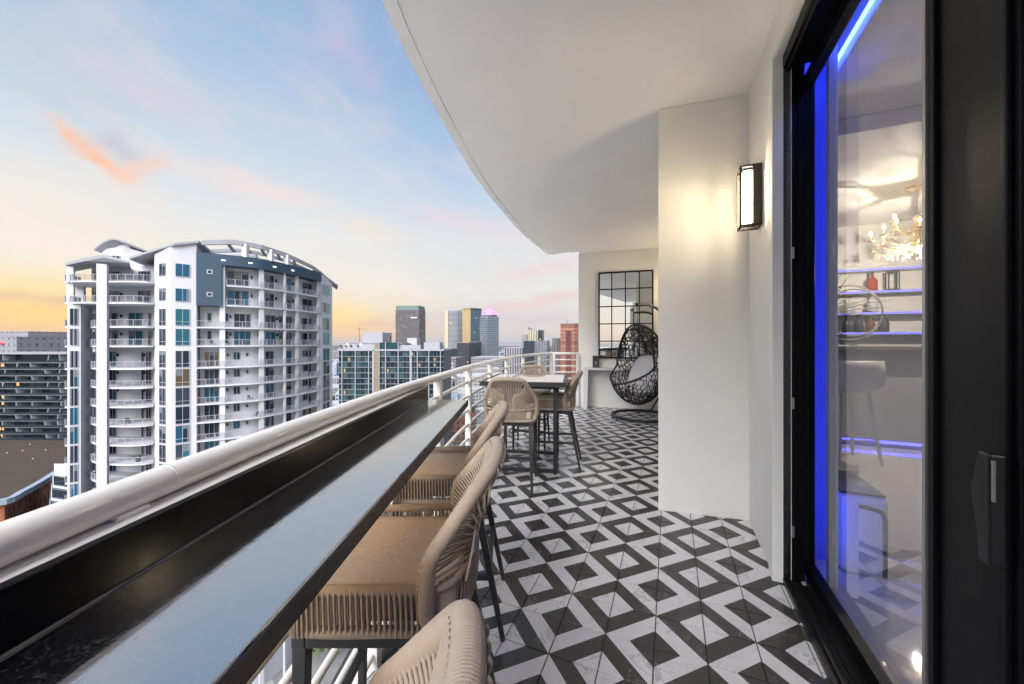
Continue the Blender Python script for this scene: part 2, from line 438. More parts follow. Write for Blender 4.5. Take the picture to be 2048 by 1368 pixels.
# floor
m = MB(); m.prism(slab_poly, -.28, -.006)
floor = m.build('balcony_floor', GROUT, kind='structure')
tile_proto = None
def tile_mesh(poly):
    m = MB(); n = len(poly); e = .0012
    cx = sum(p[0] for p in poly)/n; cy = sum(p[1] for p in poly)/n
    def inset(p, k):
        dx, dy = p[0]-cx, p[1]-cy; L = math.hypot(dx, dy); return (p[0]-dx/L*k, p[1]-dy/L*k)
    v = [(x, y, -.0075) for x, y in poly] + [(x, y, -e) for x, y in poly] + [inset(p, e*1.6)+(0.0,) for p in poly]
    f = [(i, (i+1) % n, n+(i+1) % n, n+i) for i in range(n)] + [(n+i, n+(i+1) % n, 2*n+(i+1) % n, 2*n+i) for i in range(n)] + [tuple(range(2*n, 3*n))]
    m.add(v, f); return m
h = TS/2 - .0023
sq = [(-h,-h),(h,-h),(h,h),(-h,h)]
sq_mesh = tile_mesh(sq).mesh('floor_tile', TILE)
def rail_x(y):
    for a, b in zip(railc, railc[1:]):
        if a.y <= y <= b.y: return a.x+(b.x-a.x)*(y-a.y)/(b.y-a.y)
    return railc[-1].x
def slab_x(y):
    for a, b in zip(slabc, slabc[1:]):
        if a[1] <= y <= b[1]: return a[0]+(b[0]-a[0])*(y-a[1])/(b[1]-a[1])
    return 9
tiles = []
U0, V0 = -.0611, 1.8954
for i in range(-14, 4):
    for j in range(-16, 34):
        c = DA(U0+(i+.5)*TS, V0+(j+.5)*TS)
        dd = U0+(i+.5)*TS
        aa = V0+(j+.5)*TS
        if dd > .68: continue
        if (c-WALL_L).dot(Vector((.294,.956,0))) > .12 or c.y < -2.3: continue
        if aa > 3.5 and dd > .62: continue
        if j % 2 == 0 and False: pass
        sx = slab_x(c.y)+.02
        if c.x < sx-.15: continue
        even = (i+j) % 2 == 0
        rot = ((180 if i % 2 == 0 else 0) if even else (90 if i % 2 else -90))
        rz = -TH + R(rot)
        M = Matrix.Translation(c) @ Matrix.Rotation(rz, 4, 'Z')
        poly = sq
        corners = [M @ Vector((x, y, 0)) for x, y in sq]
        if any(p.x < slab_x(p.y)+.02 for p in corners):
            t0 = Vector((slab_x(c.y+.1)-slab_x(c.y-.1), .2, 0)).normalized(); nrm = Vector((t0.y, -t0.x, 0)); q0 = Vector((sx, c.y, 0))
            out = []
            for k in range(4):
                a, b = corners[k], corners[(k+1) % 4]; da, db = (a-q0).dot(nrm), (b-q0).dot(nrm)
                if da >= 0: out.append(a)
                if da*db < 0: out.append(a.lerp(b, da/(da-db)))
            if len(out) < 3: continue
            Mi = M.inverted(); poly = [xy(Mi @ p) for p in out]
            ar = abs(sum(poly[k][0]*poly[(k+1) % len(poly)][1]-poly[(k+1) % len(poly)][0]*poly[k][1] for k in range(len(poly))))/2
            if ar < .0015: continue
        vis = c.y > .9 and abs(c.x/c.y) < 1.05
        tiles.append((0 if vis else 1, c.length, c, rz, poly))
tiles.sort(key=lambda q: (q[0], q[1]))
rest = MB()
for k, (vv, L, c, rz, poly) in enumerate(tiles):
    dz = random.uniform(-.0004, .0004)
    if k < 300:
        me = sq_mesh if poly is sq else tile_mesh(poly).mesh('floor_tile', TILE)
        o = link('floor_tile', me, floor, loc=(c.x, c.y, dz), rz=rz)
        o.rotation_euler.x = random.uniform(-.0012, .0012); o.rotation_euler.y = random.uniform(-.0012, .0012)
    else:
        rest.tiles = getattr(rest, 'tiles', []) + [(c, rz, poly)]
# the tiles past the limit stay geometry: one joined part; pattern by material index
TW = mat('far_tile_white', (.73,.71,.715), .22, var=.08, vscale=9); TD = mat('far_tile_dark', (.052,.049,.045), .22, var=.2, vscale=9)
if hasattr(rest, 'tiles'):
    for c, rz, poly in rest.tiles:
        M = Matrix.Translation(c) @ Matrix.Rotation(rz, 4, 'Z')
        def clip(pl, lo, hi):
            for sgn, lim in ((1, lo), (-1, -hi)):
                out = []
                for k in range(len(pl)):
                    a, b = pl[k], pl[(k+1) % len(pl)]
                    da = sgn*(a[1]-a[0])/TS-lim; db = sgn*(b[1]-b[0])/TS-lim
                    if da >= 0: out.append(a)
                    if da*db < 0:
                        t = da/(da-db); out.append((a[0]+(b[0]-a[0])*t, a[1]+(b[1]-a[1])*t))
                pl = out
                if len(pl) < 3: return []
            return pl
        for lo, hi, mi in ((-1.1,-.5,1), (-.5,0,0), (0,.5,1), (.5,1.1,0)):
            pl = clip(list(poly), lo, hi)
            if len(pl) >= 3: rest.add([M @ Vector((x, y, 0)) for x, y in pl], [tuple(range(len(pl)))], mi)
    rest.build('floor_tile_far', [TW, TD], floor, kind='stuff')

# ------------------------------------------------------------------ walls
wall = empty('building_wall', kind='structure')
def da_box(mb, d0, d1, a0, a1, z0, z1, mi=0): return mb.box(d0, d1, a0, a1, z0, z1, mi, MDA)
# wall face between door and fin, then on behind the fin
m = MB(); da_box(m, .53, .60, 2.497, 2.60, 0, CEILZ); da_box(m, .53, .68, 2.60, 3.35, 0, CEILZ); m.build('wall_section', STUCCO, wall)
m = MB(); da_box(m, .53, .68, 3.40, 9.0, 0, CEILZ); m.build('wall_section', STUCCO, wall)
m = MB(); da_box(m, .53, .68, -2.6, 2.50, 2.86, CEILZ); m.build('wall_section', STUCCO, wall)
m = MB(); m.prism([xy(DA(-.083,3.09)), xy(DA(.535,3.165)), xy(DA(.535,3.45)), xy(DA(-.083,3.45))][::1], 0, CEILZ-.001)
fin = m.build('wall_fin', STUCCO, kind='structure', bevel=.004)
n2 = Vector((.294,.956,0)).normalized()
m = MB(); e0, e1 = WALL_L, WALL_L+WALL_D*2.6
m.prism([xy(e0), xy(e1), xy(e1+n2*.2), xy(e0+n2*.2)], -.25, CEILZ+.0); m.build('end_wall', STUCCO, kind='structure', bevel=.004)
# thin lip at the door reveal
m = MB(); da_box(m, .512, .60, 2.418, 2.502, 0.0, 2.90); m.build('door_surround', STUCCO, wall, bevel=.003)
m = MB(); da_box(m, .512, .60, -2.6, 2.418, 2.84, 2.90); m.build('door_surround', STUCCO, wall, bevel=.003)

# ------------------------------------------------------------------ sliding door
door = empty('sliding_glass_door', DA(.62, 1.9), -TH, label='tall black framed sliding glass door on the right, tracks in its sill', cat='door')
def dd(mb, d0, d1, a0, a1, z0, z1, mi=0): return mb.box(d0-.62, d1-.62, a0-1.9, a1-1.9, z0, z1, mi)
m = MB(); 
for d0, d1, z1 in ((.560,.575,.030),(.575,.760,.012),(.592,.598,.028),(.622,.628,.026),(.634,.640,.026),(.668,.676,.034),(.684,.690,.034),(.735,.76,.030)):
    dd(m, d0, d1, -3.5, 2.417 if d0 < .60 else 2.44, 0.0015, z1)
m.build('sill_track', mat('black_sill_metal', (.02,.019,.018), .35, metal=.4, var=.4, vscale=25), door)
m = MB(); dd(m, .560, .598, 2.418, 2.496, .0, 2.84); dd(m, .602, .622, 2.440, 2.595, .0, 2.84); dd(m, .622, .636, 2.456, 2.595, 0, 2.84); dd(m, .636, .650, 2.452, 2.595, 0, 2.84); dd(m, .650, .672, 2.476, 2.595, 0, 2.84)
m.build('jamb', BLACKFR, door, bevel=.002)
m = MB(); dd(m, .560, .74, -3.5, 2.417, 2.77, 2.84); dd(m, .575,.59,-3.5,2.417,2.75,2.77)
m.build('header', BLACKFR, door, bevel=.002)
def panel(a0, a1, dc, sl, sr, lab=None):
    m = MB(); dd(m, dc-.022, dc+.022, a1-sl, a1, .03, 2.76); m.build('stile', BLACKFR, door, bevel=.002)
    m = MB(); dd(m, dc-.022, dc+.022, a0, a0+sr, .03, 2.76); m.build('stile', BLACKFR, door, bevel=.002)
    m = MB(); dd(m, dc-.022, dc+.022, a0+sr, a1-sl, .03, .10); m.build('bottom_rail', BLACKFR, door, bevel=.002)
    m = MB(); dd(m, dc-.022, dc+.022, a0+sr, a1-sl, 2.70, 2.76); m.build('top_rail', BLACKFR, door, bevel=.002)
    m = MB(); dd(m, dc-.004, dc+.004, a0+sr, a1-sl, .10, 2.70); m.build('glass_pane', GLASS, door)
panel(1.22, 2.54, .70, .045, .07)
panel(-.35, 1.300, .635, .27, .06)
m = MB(); dd(m, .600, .6125, 1.288, 1.3005, .03, 2.76); m.build('edge_strip', ALU, door)
# raised mouldings on the wide meeting stile
m = MB(); dd(m, .603, .6128, 1.262, 1.280, .03, 2.76); m.build('stile_moulding', BLACKFR, door, bevel=.002)
m = MB(); dd(m, .603, .6128, 1.045, 1.058, .03, 2.76); m.build('stile_moulding', BLACKFR, door, bevel=.002)
# handle
hp = [(-.05,.86),(.0,.86),(.02,.90),(.045,.965),(.05,1.0),(.035,1.04),(.02,1.08),(-.05,1.08)]
m = MB()
vs = []
for dx in (-.022, -.044):
    for a, z in hp: vs.append((dx, 1.062+.62*a-1.9+(.0 if dx > -.04 else (-.006 if a > 0 else .006)), z))
n = len(hp); m.add(vs, [tuple(range(n)), tuple(range(2*n-1, n-1, -1))] + [(i, n+i, n+(i+1) % n, (i+1) % n) for i in range(n)])
m.build('handle', mat('black_handle', (.006,.006,.007), .3, spec=.4), door, bevel=.004)
m = MB(); m.box(-.045, -.040, 1.028-1.9, 1.0305-1.9, .99, 1.07); m.build('handle_trim', mat('polished_handle_edge', (.8,.78,.7), .2, metal=1), door)
m = MB()
for z in (.25, .94, 1.75): m.box(-.018, -.006, 2.430-1.9, 2.4395-1.9, z, z+.06)
m.build('latch', ALU, door)
# fixed panels towards the camera's right and behind
panel(-3.4, -.30, .70, .06, .06)

# ------------------------------------------------------------------ interior
room = empty('interior_room', kind='structure')
WH = mat('interior_white_paint', (.78,.76,.74), .6, var=.03, vscale=1.2)
FL = mat('interior_gloss_floor', (.62,.60,.60), .04, var=.02, vscale=1.5)
m = MB(); da_box(m, .765, 7, -4.6, 8.6, -.2, .008); m.build('interior_floor', FL, room)
m = MB(); da_box(m, .685, 7, -4.6, 8.6, 3.0, CEILZ-.002); m.build('interior_ceiling', WH, room)
m = MB(); da_box(m, .69, 7, 8.0, 8.2, 0, 3.0); m.build('interior_wall', WH, room)
m = MB(); da_box(m, 6.8, 7, -4.6, 8.0, 0, 3.0); m.build('interior_wall', WH, room)
m = MB(); da_box(m, .69, 7, -4.8, -4.6, 0, 3.0); m.build('interior_wall', WH, room)
m = MB(); da_box(m, .725, .865, 2.75, 2.86, .008, 3.0); m.build('interior_wall', mat('blue_glow_paint', (.20,.23,.66), .55, var=.05), room)  # blue LED wash painted into the colour of this wall
m = MB(); da_box(m, .69, .80, 2.86, 7.9, .008, 3.0); m.build('interior_wall', WH, room)
m = MB(); da_box(m, .775, .812, 2.47, 2.51, .008, 2.86); m.build('trim_post', WH, room)
m = MB(); da_box(m, .86, 1.05, -3.4, 2.745, 2.80, 2.998); m.build('ceiling_cove', WH, room, bevel=.004)
# dropped bulkhead bands deeper in
m = MB(); da_box(m, 1.05, 6.7, 3.6, 4.2, 2.88, 2.998); m.build('ceiling_bulkhead', WH, room, bevel=.004)
m = MB(); da_box(m, 1.05, 6.7, 6.95, 7.95, 2.42, 2.998); m.build('ceiling_bulkhead', WH, room, bevel=.004)
led = empty('ceiling_led_strip', label='bright blue light strip along the cove just inside the glass door', cat='light')
m = MB(); da_box(m, .835, .85, -3.2, 2.70, 2.84, 2.852); m.build('light_strip', BLUE, led)
m = MB(); da_box(m, .785, .805, 2.512, 2.520, .1, 2.80); m.build('light_strip', emat('blue_fill_vertical', (.05,.09,1.0), 3.4), led)  # vertical strip added out of sight behind the post to brighten the blue wall
# shelves on the far wall
GREYW = mat('grey_shelf_board', (.42,.42,.44), .4)
for k, (z, lab) in enumerate(((2.31,'topmost back lit glass shelf on the wall behind the bar'), (2.00,'second shelf from the top behind the bar, blue lit'), (1.70,'third shelf behind the bar holding small bottles'), (1.42,'lowest shelf behind the bar with dark bottles'))):
    t = empty('bar_shelf', DA(2.6, 6.86, z), -TH, label=lab, cat='shelf', group='back lit shelves behind the bar')
    MB().box(-1.2, 1.8, -.11, .10, -.018, .018).build('shelf_board', GREYW, t, bevel=.003)
    MB().box(-1.2, 1.8, -.118, -.112, -.004, .006).build('light_strip', BLUE2, t)
m = MB(); da_box(m, 1.2, 5.2, 6.96, 7.04, 1.0, 2.42); m.build('shelf_back_panel', WH, room)
BOTM = [mat('bottle_glass_red', (.35,.03,.02), .1), mat('bottle_glass_amber', (.20,.10,.04), .1), mat('bottle_glass_clear', (.5,.52,.55), .08), mat('bottle_glass_dark', (.04,.045,.05), .1)]
CAPM = mat('bottle_cap', (.05,.05,.05), .4)
bott = [('red bottle on the second bar shelf right of the ring', 0, 2.62, 2.018), ('clear decanter on the third bar shelf, right one', 2, 2.62, 1.718), ('clear decanter on the third bar shelf, left one', 2, 2.38, 1.718),
        ('dark bottle on the lowest bar shelf, leftmost', 3, 2.33, 1.438), ('dark bottle on the lowest bar shelf, second from left', 3, 2.47, 1.438), ('amber bottle on the lowest bar shelf, third from left', 1, 2.60, 1.438), ('dark bottle on the lowest bar shelf, rightmost', 3, 2.74, 1.438)]
for lab, k, d, z in bott:
    p = DA(d, 6.80, z)
    t = empty('bottle', p, 0, label=lab, cat='bottle', group='bottles on the shelves behind the bar')
    s = .9+.2*random.random()
    MB().lathe([(.0,0),(.05*s,.0),(.055*s,.01),(.055*s,.13*s),(.04*s,.165*s),(.015,.19*s),(.014,.23*s)], n=14).build('bottle_body', BOTM[k], t, smooth=True)
    MB().lathe([(.0,.23*s),(.018,.23*s),(.018,.255*s),(.0,.256*s)], n=10).build('cap', CAPM, t, smooth=True)
t = empty('black_lantern_frame', DA(2.83, 6.79, 2.018), -TH, label='black boxy lantern on the second bar shelf at the right', cat='lantern')
m = MB()
for x in (-.055,.055):
    for y in (-.04,.04): m.box(x-.006,x+.006,y-.006,y+.006,0,.24)
m.box(-.06,.06,-.046,.046,-.0,.015); m.box(-.06,.06,-.046,.046,.235,.25); m.build('lantern_cage', CAPM, t)
# palm frond and ring ornament in front of the shelves, standing on the bar
t = empty('ring_ornament', DA(2.15, 6.2, 1.262), -TH, label='large grey double ring ornament with a dry palm frond on the bar', cat='ornament')
GR = mat('grey_ornament', (.16,.16,.17), .5)
ring = lambda r, x: [(x+r*math.cos(a), 0, .42+r*math.sin(a)*1.05) for a in [i*2*math.pi/40 for i in range(40)]]
MB().tube(ring(.34, 0), .010, 6, True).build('ring', GR, t, smooth=True)
MB().tube(ring(.29, .05), .010, 6, True).build('ring', GR, t, smooth=True)
MB().box(-.07,.07,-.05,.05,0,.03).build('base', GR, t)
m = MB()
for k in range(13):
    a = R(8+k*7.5); L = .55+.2*math.sin(k*.9)
    p = [Vector((-.25+L*s*math.cos(a), -.03, .40+L*s*math.sin(a)-.12*s*s)) for s in (0,.25,.5,.75,1)]
    m.tube(p, .006, 4, rf=lambda l, an, f: .009*math.sin(math.pi*min(.98, f*.9+.08)))
m.build('palm_frond', mat('grey_dry_palm', (.22,.21,.17), .7), t)
# bar counter
bar = empty('home_bar', DA(3.2, 6.0), -TH, label='white home bar with a blue light line at its foot, inside the room', cat='bar')
MB().box(-1.7, 2.4, -.05, .45, .10, 1.20).build('bar_front', mat('bar_front_panel', (.34,.34,.37), .35), bar, bevel=.006)
MB().box(-1.8, 2.5, -.16, .5, 1.20, 1.245).build('bar_top', mat('bar_top_gloss', (.12,.12,.13), .15), bar, bevel=.004)
MB().box(-1.7, 2.4, -.02, .4, .009, .10).build('bar_plinth', mat('bar_plinth_grey', (.2,.2,.22), .4), bar)
MB().box(-1.7, 2.4, -.045, -.03, .060, .092).build('light_line', BLUE2, bar)
# bar stool inside
t = empty('interior_bar_stool', DA(1.78, 5.2), -TH+R(15), label='pale grey bar stool with slanted legs seen through the glass in front of the bar', cat='stool')
SH = mat('pale_grey_shell', (.50,.50,.52), .4)
m = MB(); prof = [(-.22,1.10),(-.235,1.0),(-.22,.86),(-.15,.79),(0,.775),(.16,.775),(.20,.765)]
vs = []; W = .21
for y, z in prof:
    for x in (-W, -W*.6, 0, W*.6, W): vs.append((x, -y if False else y+.04*abs(x/W)**2, z+(.03*abs(x/W)**2 if z < .8 else 0)))
fs = [(i*5+k, i*5+k+1, (i+1)*5+k+1, (i+1)*5+k) for i in range(len(prof)-1) for k in range(4)]
o = m.add(vs, fs).build('seat_shell', SH, t, smooth=True); sm = o.modifiers.new('solid', 'SOLIDIFY'); sm.thickness = .03
for x in (-1, 1):
    for y in (-1, 1):
        MB().bar((x*.13, y*.12, .765), (x*.2, y*.2, .009), .03, .03, w2=.02, h2=.02).build('leg', SH, t)
m = MB(); m.bar((-.18,.18,.26), (.18,.18,.26), .018); m.bar((-.18,-.18,.26), (.18,-.18,.26), .018); m.build('footrest', SH, t)
# white bench with curved grey inlay close to the glass
t = empty('white_side_bench', DA(.98, 2.86, .0085), -TH, label='low white cabinet bench with a dark top and curved black inlay, just inside the glass', cat='bench')
MB().box(-.10, .115, -.22, .24, 0, .44).build('bench_body', CONS, t, bevel=.03)
MB().box(-.09, .105, -.20, .225, .441, .452).build('bench_top', mat('dark_glass_top', (.05,.055,.06), .1), t, bevel=.004)
m = MB(); pth = [(-.02,-.222,.385),(.03,-.222,.38),(.075,-.222,.365),(.088,-.222,.33),(.09,-.222,.25),(.09,-.222,.02)]
m.tube(catmull(pth, 6), .011, 6); m.build('inlay', mat('bench_inlay_grey', (.04,.042,.045), .3), t, smooth=True)
# chandelier
CRY = mat('crystal', (.86,.70,.42), .05, spec=1.0); GOLD = mat('brass', (.7,.5,.22), .25, metal=1)
BULB = emat('candle_bulb_glow', (1.0,.78,.42), 6)
ch = empty('crystal_chandelier', DA(2.5, 5.5, 2.998), 0, label='crystal chandelier with glowing candle bulbs hanging inside the glass room', cat='chandelier')
MB().lathe([(0,0),(.09,0),(.085,-.02),(.02,-.035),(0,-.036)], n=18).build('ceiling_plate', CRY, ch, smooth=True)
m = MB()
for k in range(9): m.tube([(0.009*math.cos(a), .0 if k % 2 else .009*math.sin(a), -.05-.03*k+.016*math.sin(a) if not k % 2 else -.05-.03*k+.016*math.sin(a)) for a in [i*math.pi/4 for i in range(8)]], .0022, 5, True)
m.build('chain', GOLD, ch)
MB().lathe([(0,-.31),(.02,-.31),(.03,-.34),(.015,-.38),(.04,-.43),(.05,-.47),(.02,-.52),(.06,-.58),(.07,-.62),(.03,-.68),(.01,-.73),(0,-.735)], n=16).build('stem', CRY, ch, smooth=True)
for tier, (n_, rad, zc) in enumerate(((8,.32,-.56),(5,.18,-.42))):
    for k in range(n_):
        a = 2*math.pi*k/n_+tier*.4; ca, sa = math.cos(a), math.sin(a)
        P = [(r*ca, r*sa, zc+dz) for r, dz in ((.03,-.02),(rad*.35,-.08),(rad*.7,-.07),(rad*.98,-.01),(rad,.02))]
        arm = MB().tube(catmull(P, 5), .007, 6).build('arm', CRY, ch, smooth=True)
        MB().lathe([(0,.02),(.035,.025),(.03,.035),(.009,.036),(.009,.09),(0,.091)], c=(rad*ca, rad*sa, zc), n=10).build('candle_cup', CRY, arm, smooth=True)
        MB().lathe([(0,.092),(.010,.097),(.013,.108),(.006,.128),(0,.138)], c=(rad*ca, rad*sa, zc), n=8).build('bulb', BULB, arm, smooth=True)
m = MB()
def drop(x, y, z, s): m.add([(x,y,z+s*1.6),(x+s*.6,y,z),(x,y+s*.6,z),(x-s*.6,y,z),(x,y-s*.6,z),(x,y,z-s)], [(0,1,2),(0,2,3),(0,3,4),(0,4,1),(5,2,1),(5,3,2),(5,4,3),(5,1,4)])
for k in range(420):
    a = random.uniform(0, 6.28); tt = random.random(); r = .03+.31*tt**.7; z = -.60-.06*math.sin(tt*3)-random.uniform(0,.10)
    if k % 3 == 0: r = random.uniform(.02,.2); z = -.44-random.uniform(-.03,.12)
    drop(r*math.cos(a), r*math.sin(a), z, random.uniform(.006,.013))
m.build('crystal_drops', CRY, ch, kind='stuff')
def lamp(name, loc, e, col, r, parent=None):
    L = bpy.data.lights.new(name, 'POINT'); L.energy = e; L.color = col; L.shadow_soft_size = r
    o = bpy.data.objects.new(name, L); o.location = loc; COL.objects.link(o)
    if parent: o.parent = parent
    return o
ch.scale = (1.15, 1.15, .98)
lamp('chandelier_light', (0, 0, -.80), 12, (1.0,.88,.70), .008, ch)

# ------------------------------------------------------------------ wall sconces
BRONZE = mat('black_sconce_metal', (.016,.013,.010), .4)
def sconce(p, label, k=1.0):
    t = empty('wall_sconce', p, -TH, label=label, cat='lamp', group='boxy lit sconces on the balcony wall')
    # local: x outwards is -x (towards the rail), y along the wall
    W_, H_, D_ = .12, .385, .12
    MB().box(-.012, 0, -W_/2, W_/2, -H_/2, H_/2).build('back_plate', BRONZE, t, bevel=.002)
    m = MB(); e = .006
    MB().box(-D_*.42, -.012, -W_/2, -W_/2+.006, -H_/2, H_/2).build('side_plate', BRONZE, t)
    MB().box(-D_*.74, -.012, W_/2-.006, W_/2, -H_/2, H_/2).build('side_plate', BRONZE, t)
    for y in (-W_/2+e, W_/2-e):
        m.box(-D_-.0, -D_+.012, y-e, y+e, -H_/2, H_/2)
    for z in (-H_/2+e, H_/2-e):
        m.box(-D_, -D_+.012, -W_/2, W_/2, z-e, z+e)
        for y in (-W_/2+e, W_/2-e): m.box(-D_+.012, -.012, y-e, y+e, z-e, z+e)
    m.build('frame', BRONZE, t)
    MB().lathe([(0,-.165),(.026,-.165),(.028,-.16),(.028,.16),(.026,.165),(0,.165)], c=(-.075,0,0), n=18).build('diffuser', LED_WARM if k == 1.0 else LED_WARM_B, t, smooth=True)
    MB().box(-D_*.8, -.02, -.03, .03, -H_/2+.012, -.17).build('lamp_base', BRONZE, t)
    MB().box(-D_*.8, -.02, -.03, .03, .17, H_/2-.012).build('lamp_base', BRONZE, t)
    lamp('sconce_light', (-.085, 0, .172), 1.5*(1 if k == 1.0 else 5), (1.0,.76,.46), .008, t)
    return t
sconce(DA(.529, 2.80, 2.225), 'boxy black wall sconce glowing warm on the wall beside the glass door')
sconce(DA(.529, 6.95, 2.20), 'warm wall sconce mostly hidden behind the white fin wall, near the mirror', 2.2)

# ------------------------------------------------------------------ railing
rail = empty('balcony_railing', label='curved white metal balcony railing with a round top rail', cat='railing')
RZ = 1.07
main = [Vector((p.x, p.y, RZ)) for p in railc]
corner = main[-1]; endp = Vector((1.345, 7.50, RZ))
MB().tube(main, .0245, 20).build('top_rail', WHITE_RAIL, rail, smooth=True)
MB().tube([corner, corner.lerp(endp, .5), endp], .0245, 20).build('top_rail', WHITE_RAIL, rail, smooth=True)
# weld seam sleeves on the top rail
m = MB()
for y in (.62, 3.9):
    c0 = Vector((rail_x(y), y, RZ)); c1 = Vector((rail_x(y+.004), y+.004, RZ)); m.tube([c0, c1], .02475, 20)
m.build('weld_seam', WHITE_RAIL, rail, smooth=True)
# flat strip under the pipe
m = MB(); q = [p for p in main if p.y < 2.15]
bxx = lambda y: -.524+(y-.386)*.030-.017
for a, b in zip(q, q[1:]):
    x0, x1, x2, x3 = a.x-.012, bxx(a.y), b.x-.012, bxx(b.y)
    m.hexa([(x0,a.y,1.034),(x1,a.y,1.034),(x3,b.y,1.034),(x2,b.y,1.034),(x0,a.y,1.0455),(x1,a.y,1.0455),(x3,b.y,1.0455),(x2,b.y,1.0455)])
m.build('under_strip', WHITE_RAIL, rail)
for k in range(1, 9):
    z = RZ-.127*k
    MB().tube([Vector((p.x, p.y, z)) for p in railc], .0135, 8).build('horizontal_bar', WHITE_RAIL, rail, smooth=True)
    MB().tube([Vector((corner.x, corner.y, z)), Vector((endp.x, endp.y, z))], .0135, 8).build('horizontal_bar', WHITE_RAIL, rail, smooth=True)
for y in (-2.2,-1.35,-.4, .55, 1.5, 2.43, 3.37, 4.3, 5.2, 6.2, 7.05):
    x = rail_x(y); tdir = math.atan2(rail_x(y+.05)-x, .05)
    o = MB().box(-.024,.024,-.024,.024, -.005, RZ-.018).build('post', WHITE_RAIL, rail, bevel=.003); o.location = (x, y, 0); o.rotation_euler.z = -tdir
for p in (corner, corner.lerp(endp, .1), endp+Vector((-.03,0,0))):
    o = MB().box(-.024,.024,-.024,.024, -.005, RZ-.018).build('post', WHITE_RAIL, rail, bevel=.003); o.location = (p.x, p.y-.005, 0)

# ------------------------------------------------------------------ bar counter on the railing
cnt = empty('railing_bar_counter', label='long narrow polished black stone drink counter fixed along the railing', cat='counter')
ZC = .976
bx = lambda y: -.524+(y-.386)*.030
ix = lambda y: -.282+(y-.4)*.0195
y0c, y1c = -2.0, 2.10
m = MB(); m.prism([(bx(y0c)-.018, y0c), (ix(y0c), y0c), (ix(y1c), y1c), (bx(y1c)-.018, y1c)], ZC-.036, ZC)
ct = m.build('countertop', [STONE], cnt, bevel=.003)
m = MB(); m.prism([(ix(y0c)+.0005, y0c), (ix(y0c)+.0025, y0c), (ix(y1c)+.0025, y1c), (ix(y1c)+.0005, y1c)], ZC-.0355, ZC-.004); m.build('front_edge', STONE_EDGE, cnt)
m = MB(); m.prism([(bx(y0c)-.016, y0c), (bx(y0c), y0c), (bx(y1c), y1c), (bx(y1c)-.016, y1c)], ZC+.001, 1.046)
m.build('backsplash', BSPL, cnt, bevel=.0015)
m = MB(); m.prism([(bx(y0c), y0c), (bx(y0c)+.003, y0c), (bx(y1c)+.003, y1c), (bx(y1c), y1c)], ZC+.0002, ZC+.0025); m.build('sealant_line', mat('grey_sealant', (.28,.27,.26), .5), cnt)
for y in (.1, 1.05, 1.95):
    m = MB(); m.box(-.50, -.33, y-.015, y+.015, ZC-.046, ZC-.037); m.box(-.512,-.500,y-.015,y+.015,ZC-.20,ZC-.037); m.bar((-.504,y,ZC-.19),(-.34,y,ZC-.05),.02,.01, up=(0,1,0)); m.build('bracket', METAL, cnt)
# warm led strip tucked under the counter, by the railing
t = empty('under_counter_lights', label='warm yellow lights tucked beneath the black counter near the rail', cat='light')
for y in (.28, .72, 1.16, 1.60):
    MB().box(-.492,-.482, y, y+.12, ZC-.047, ZC-.0375).build('light_strip', LED_WARM2, t)

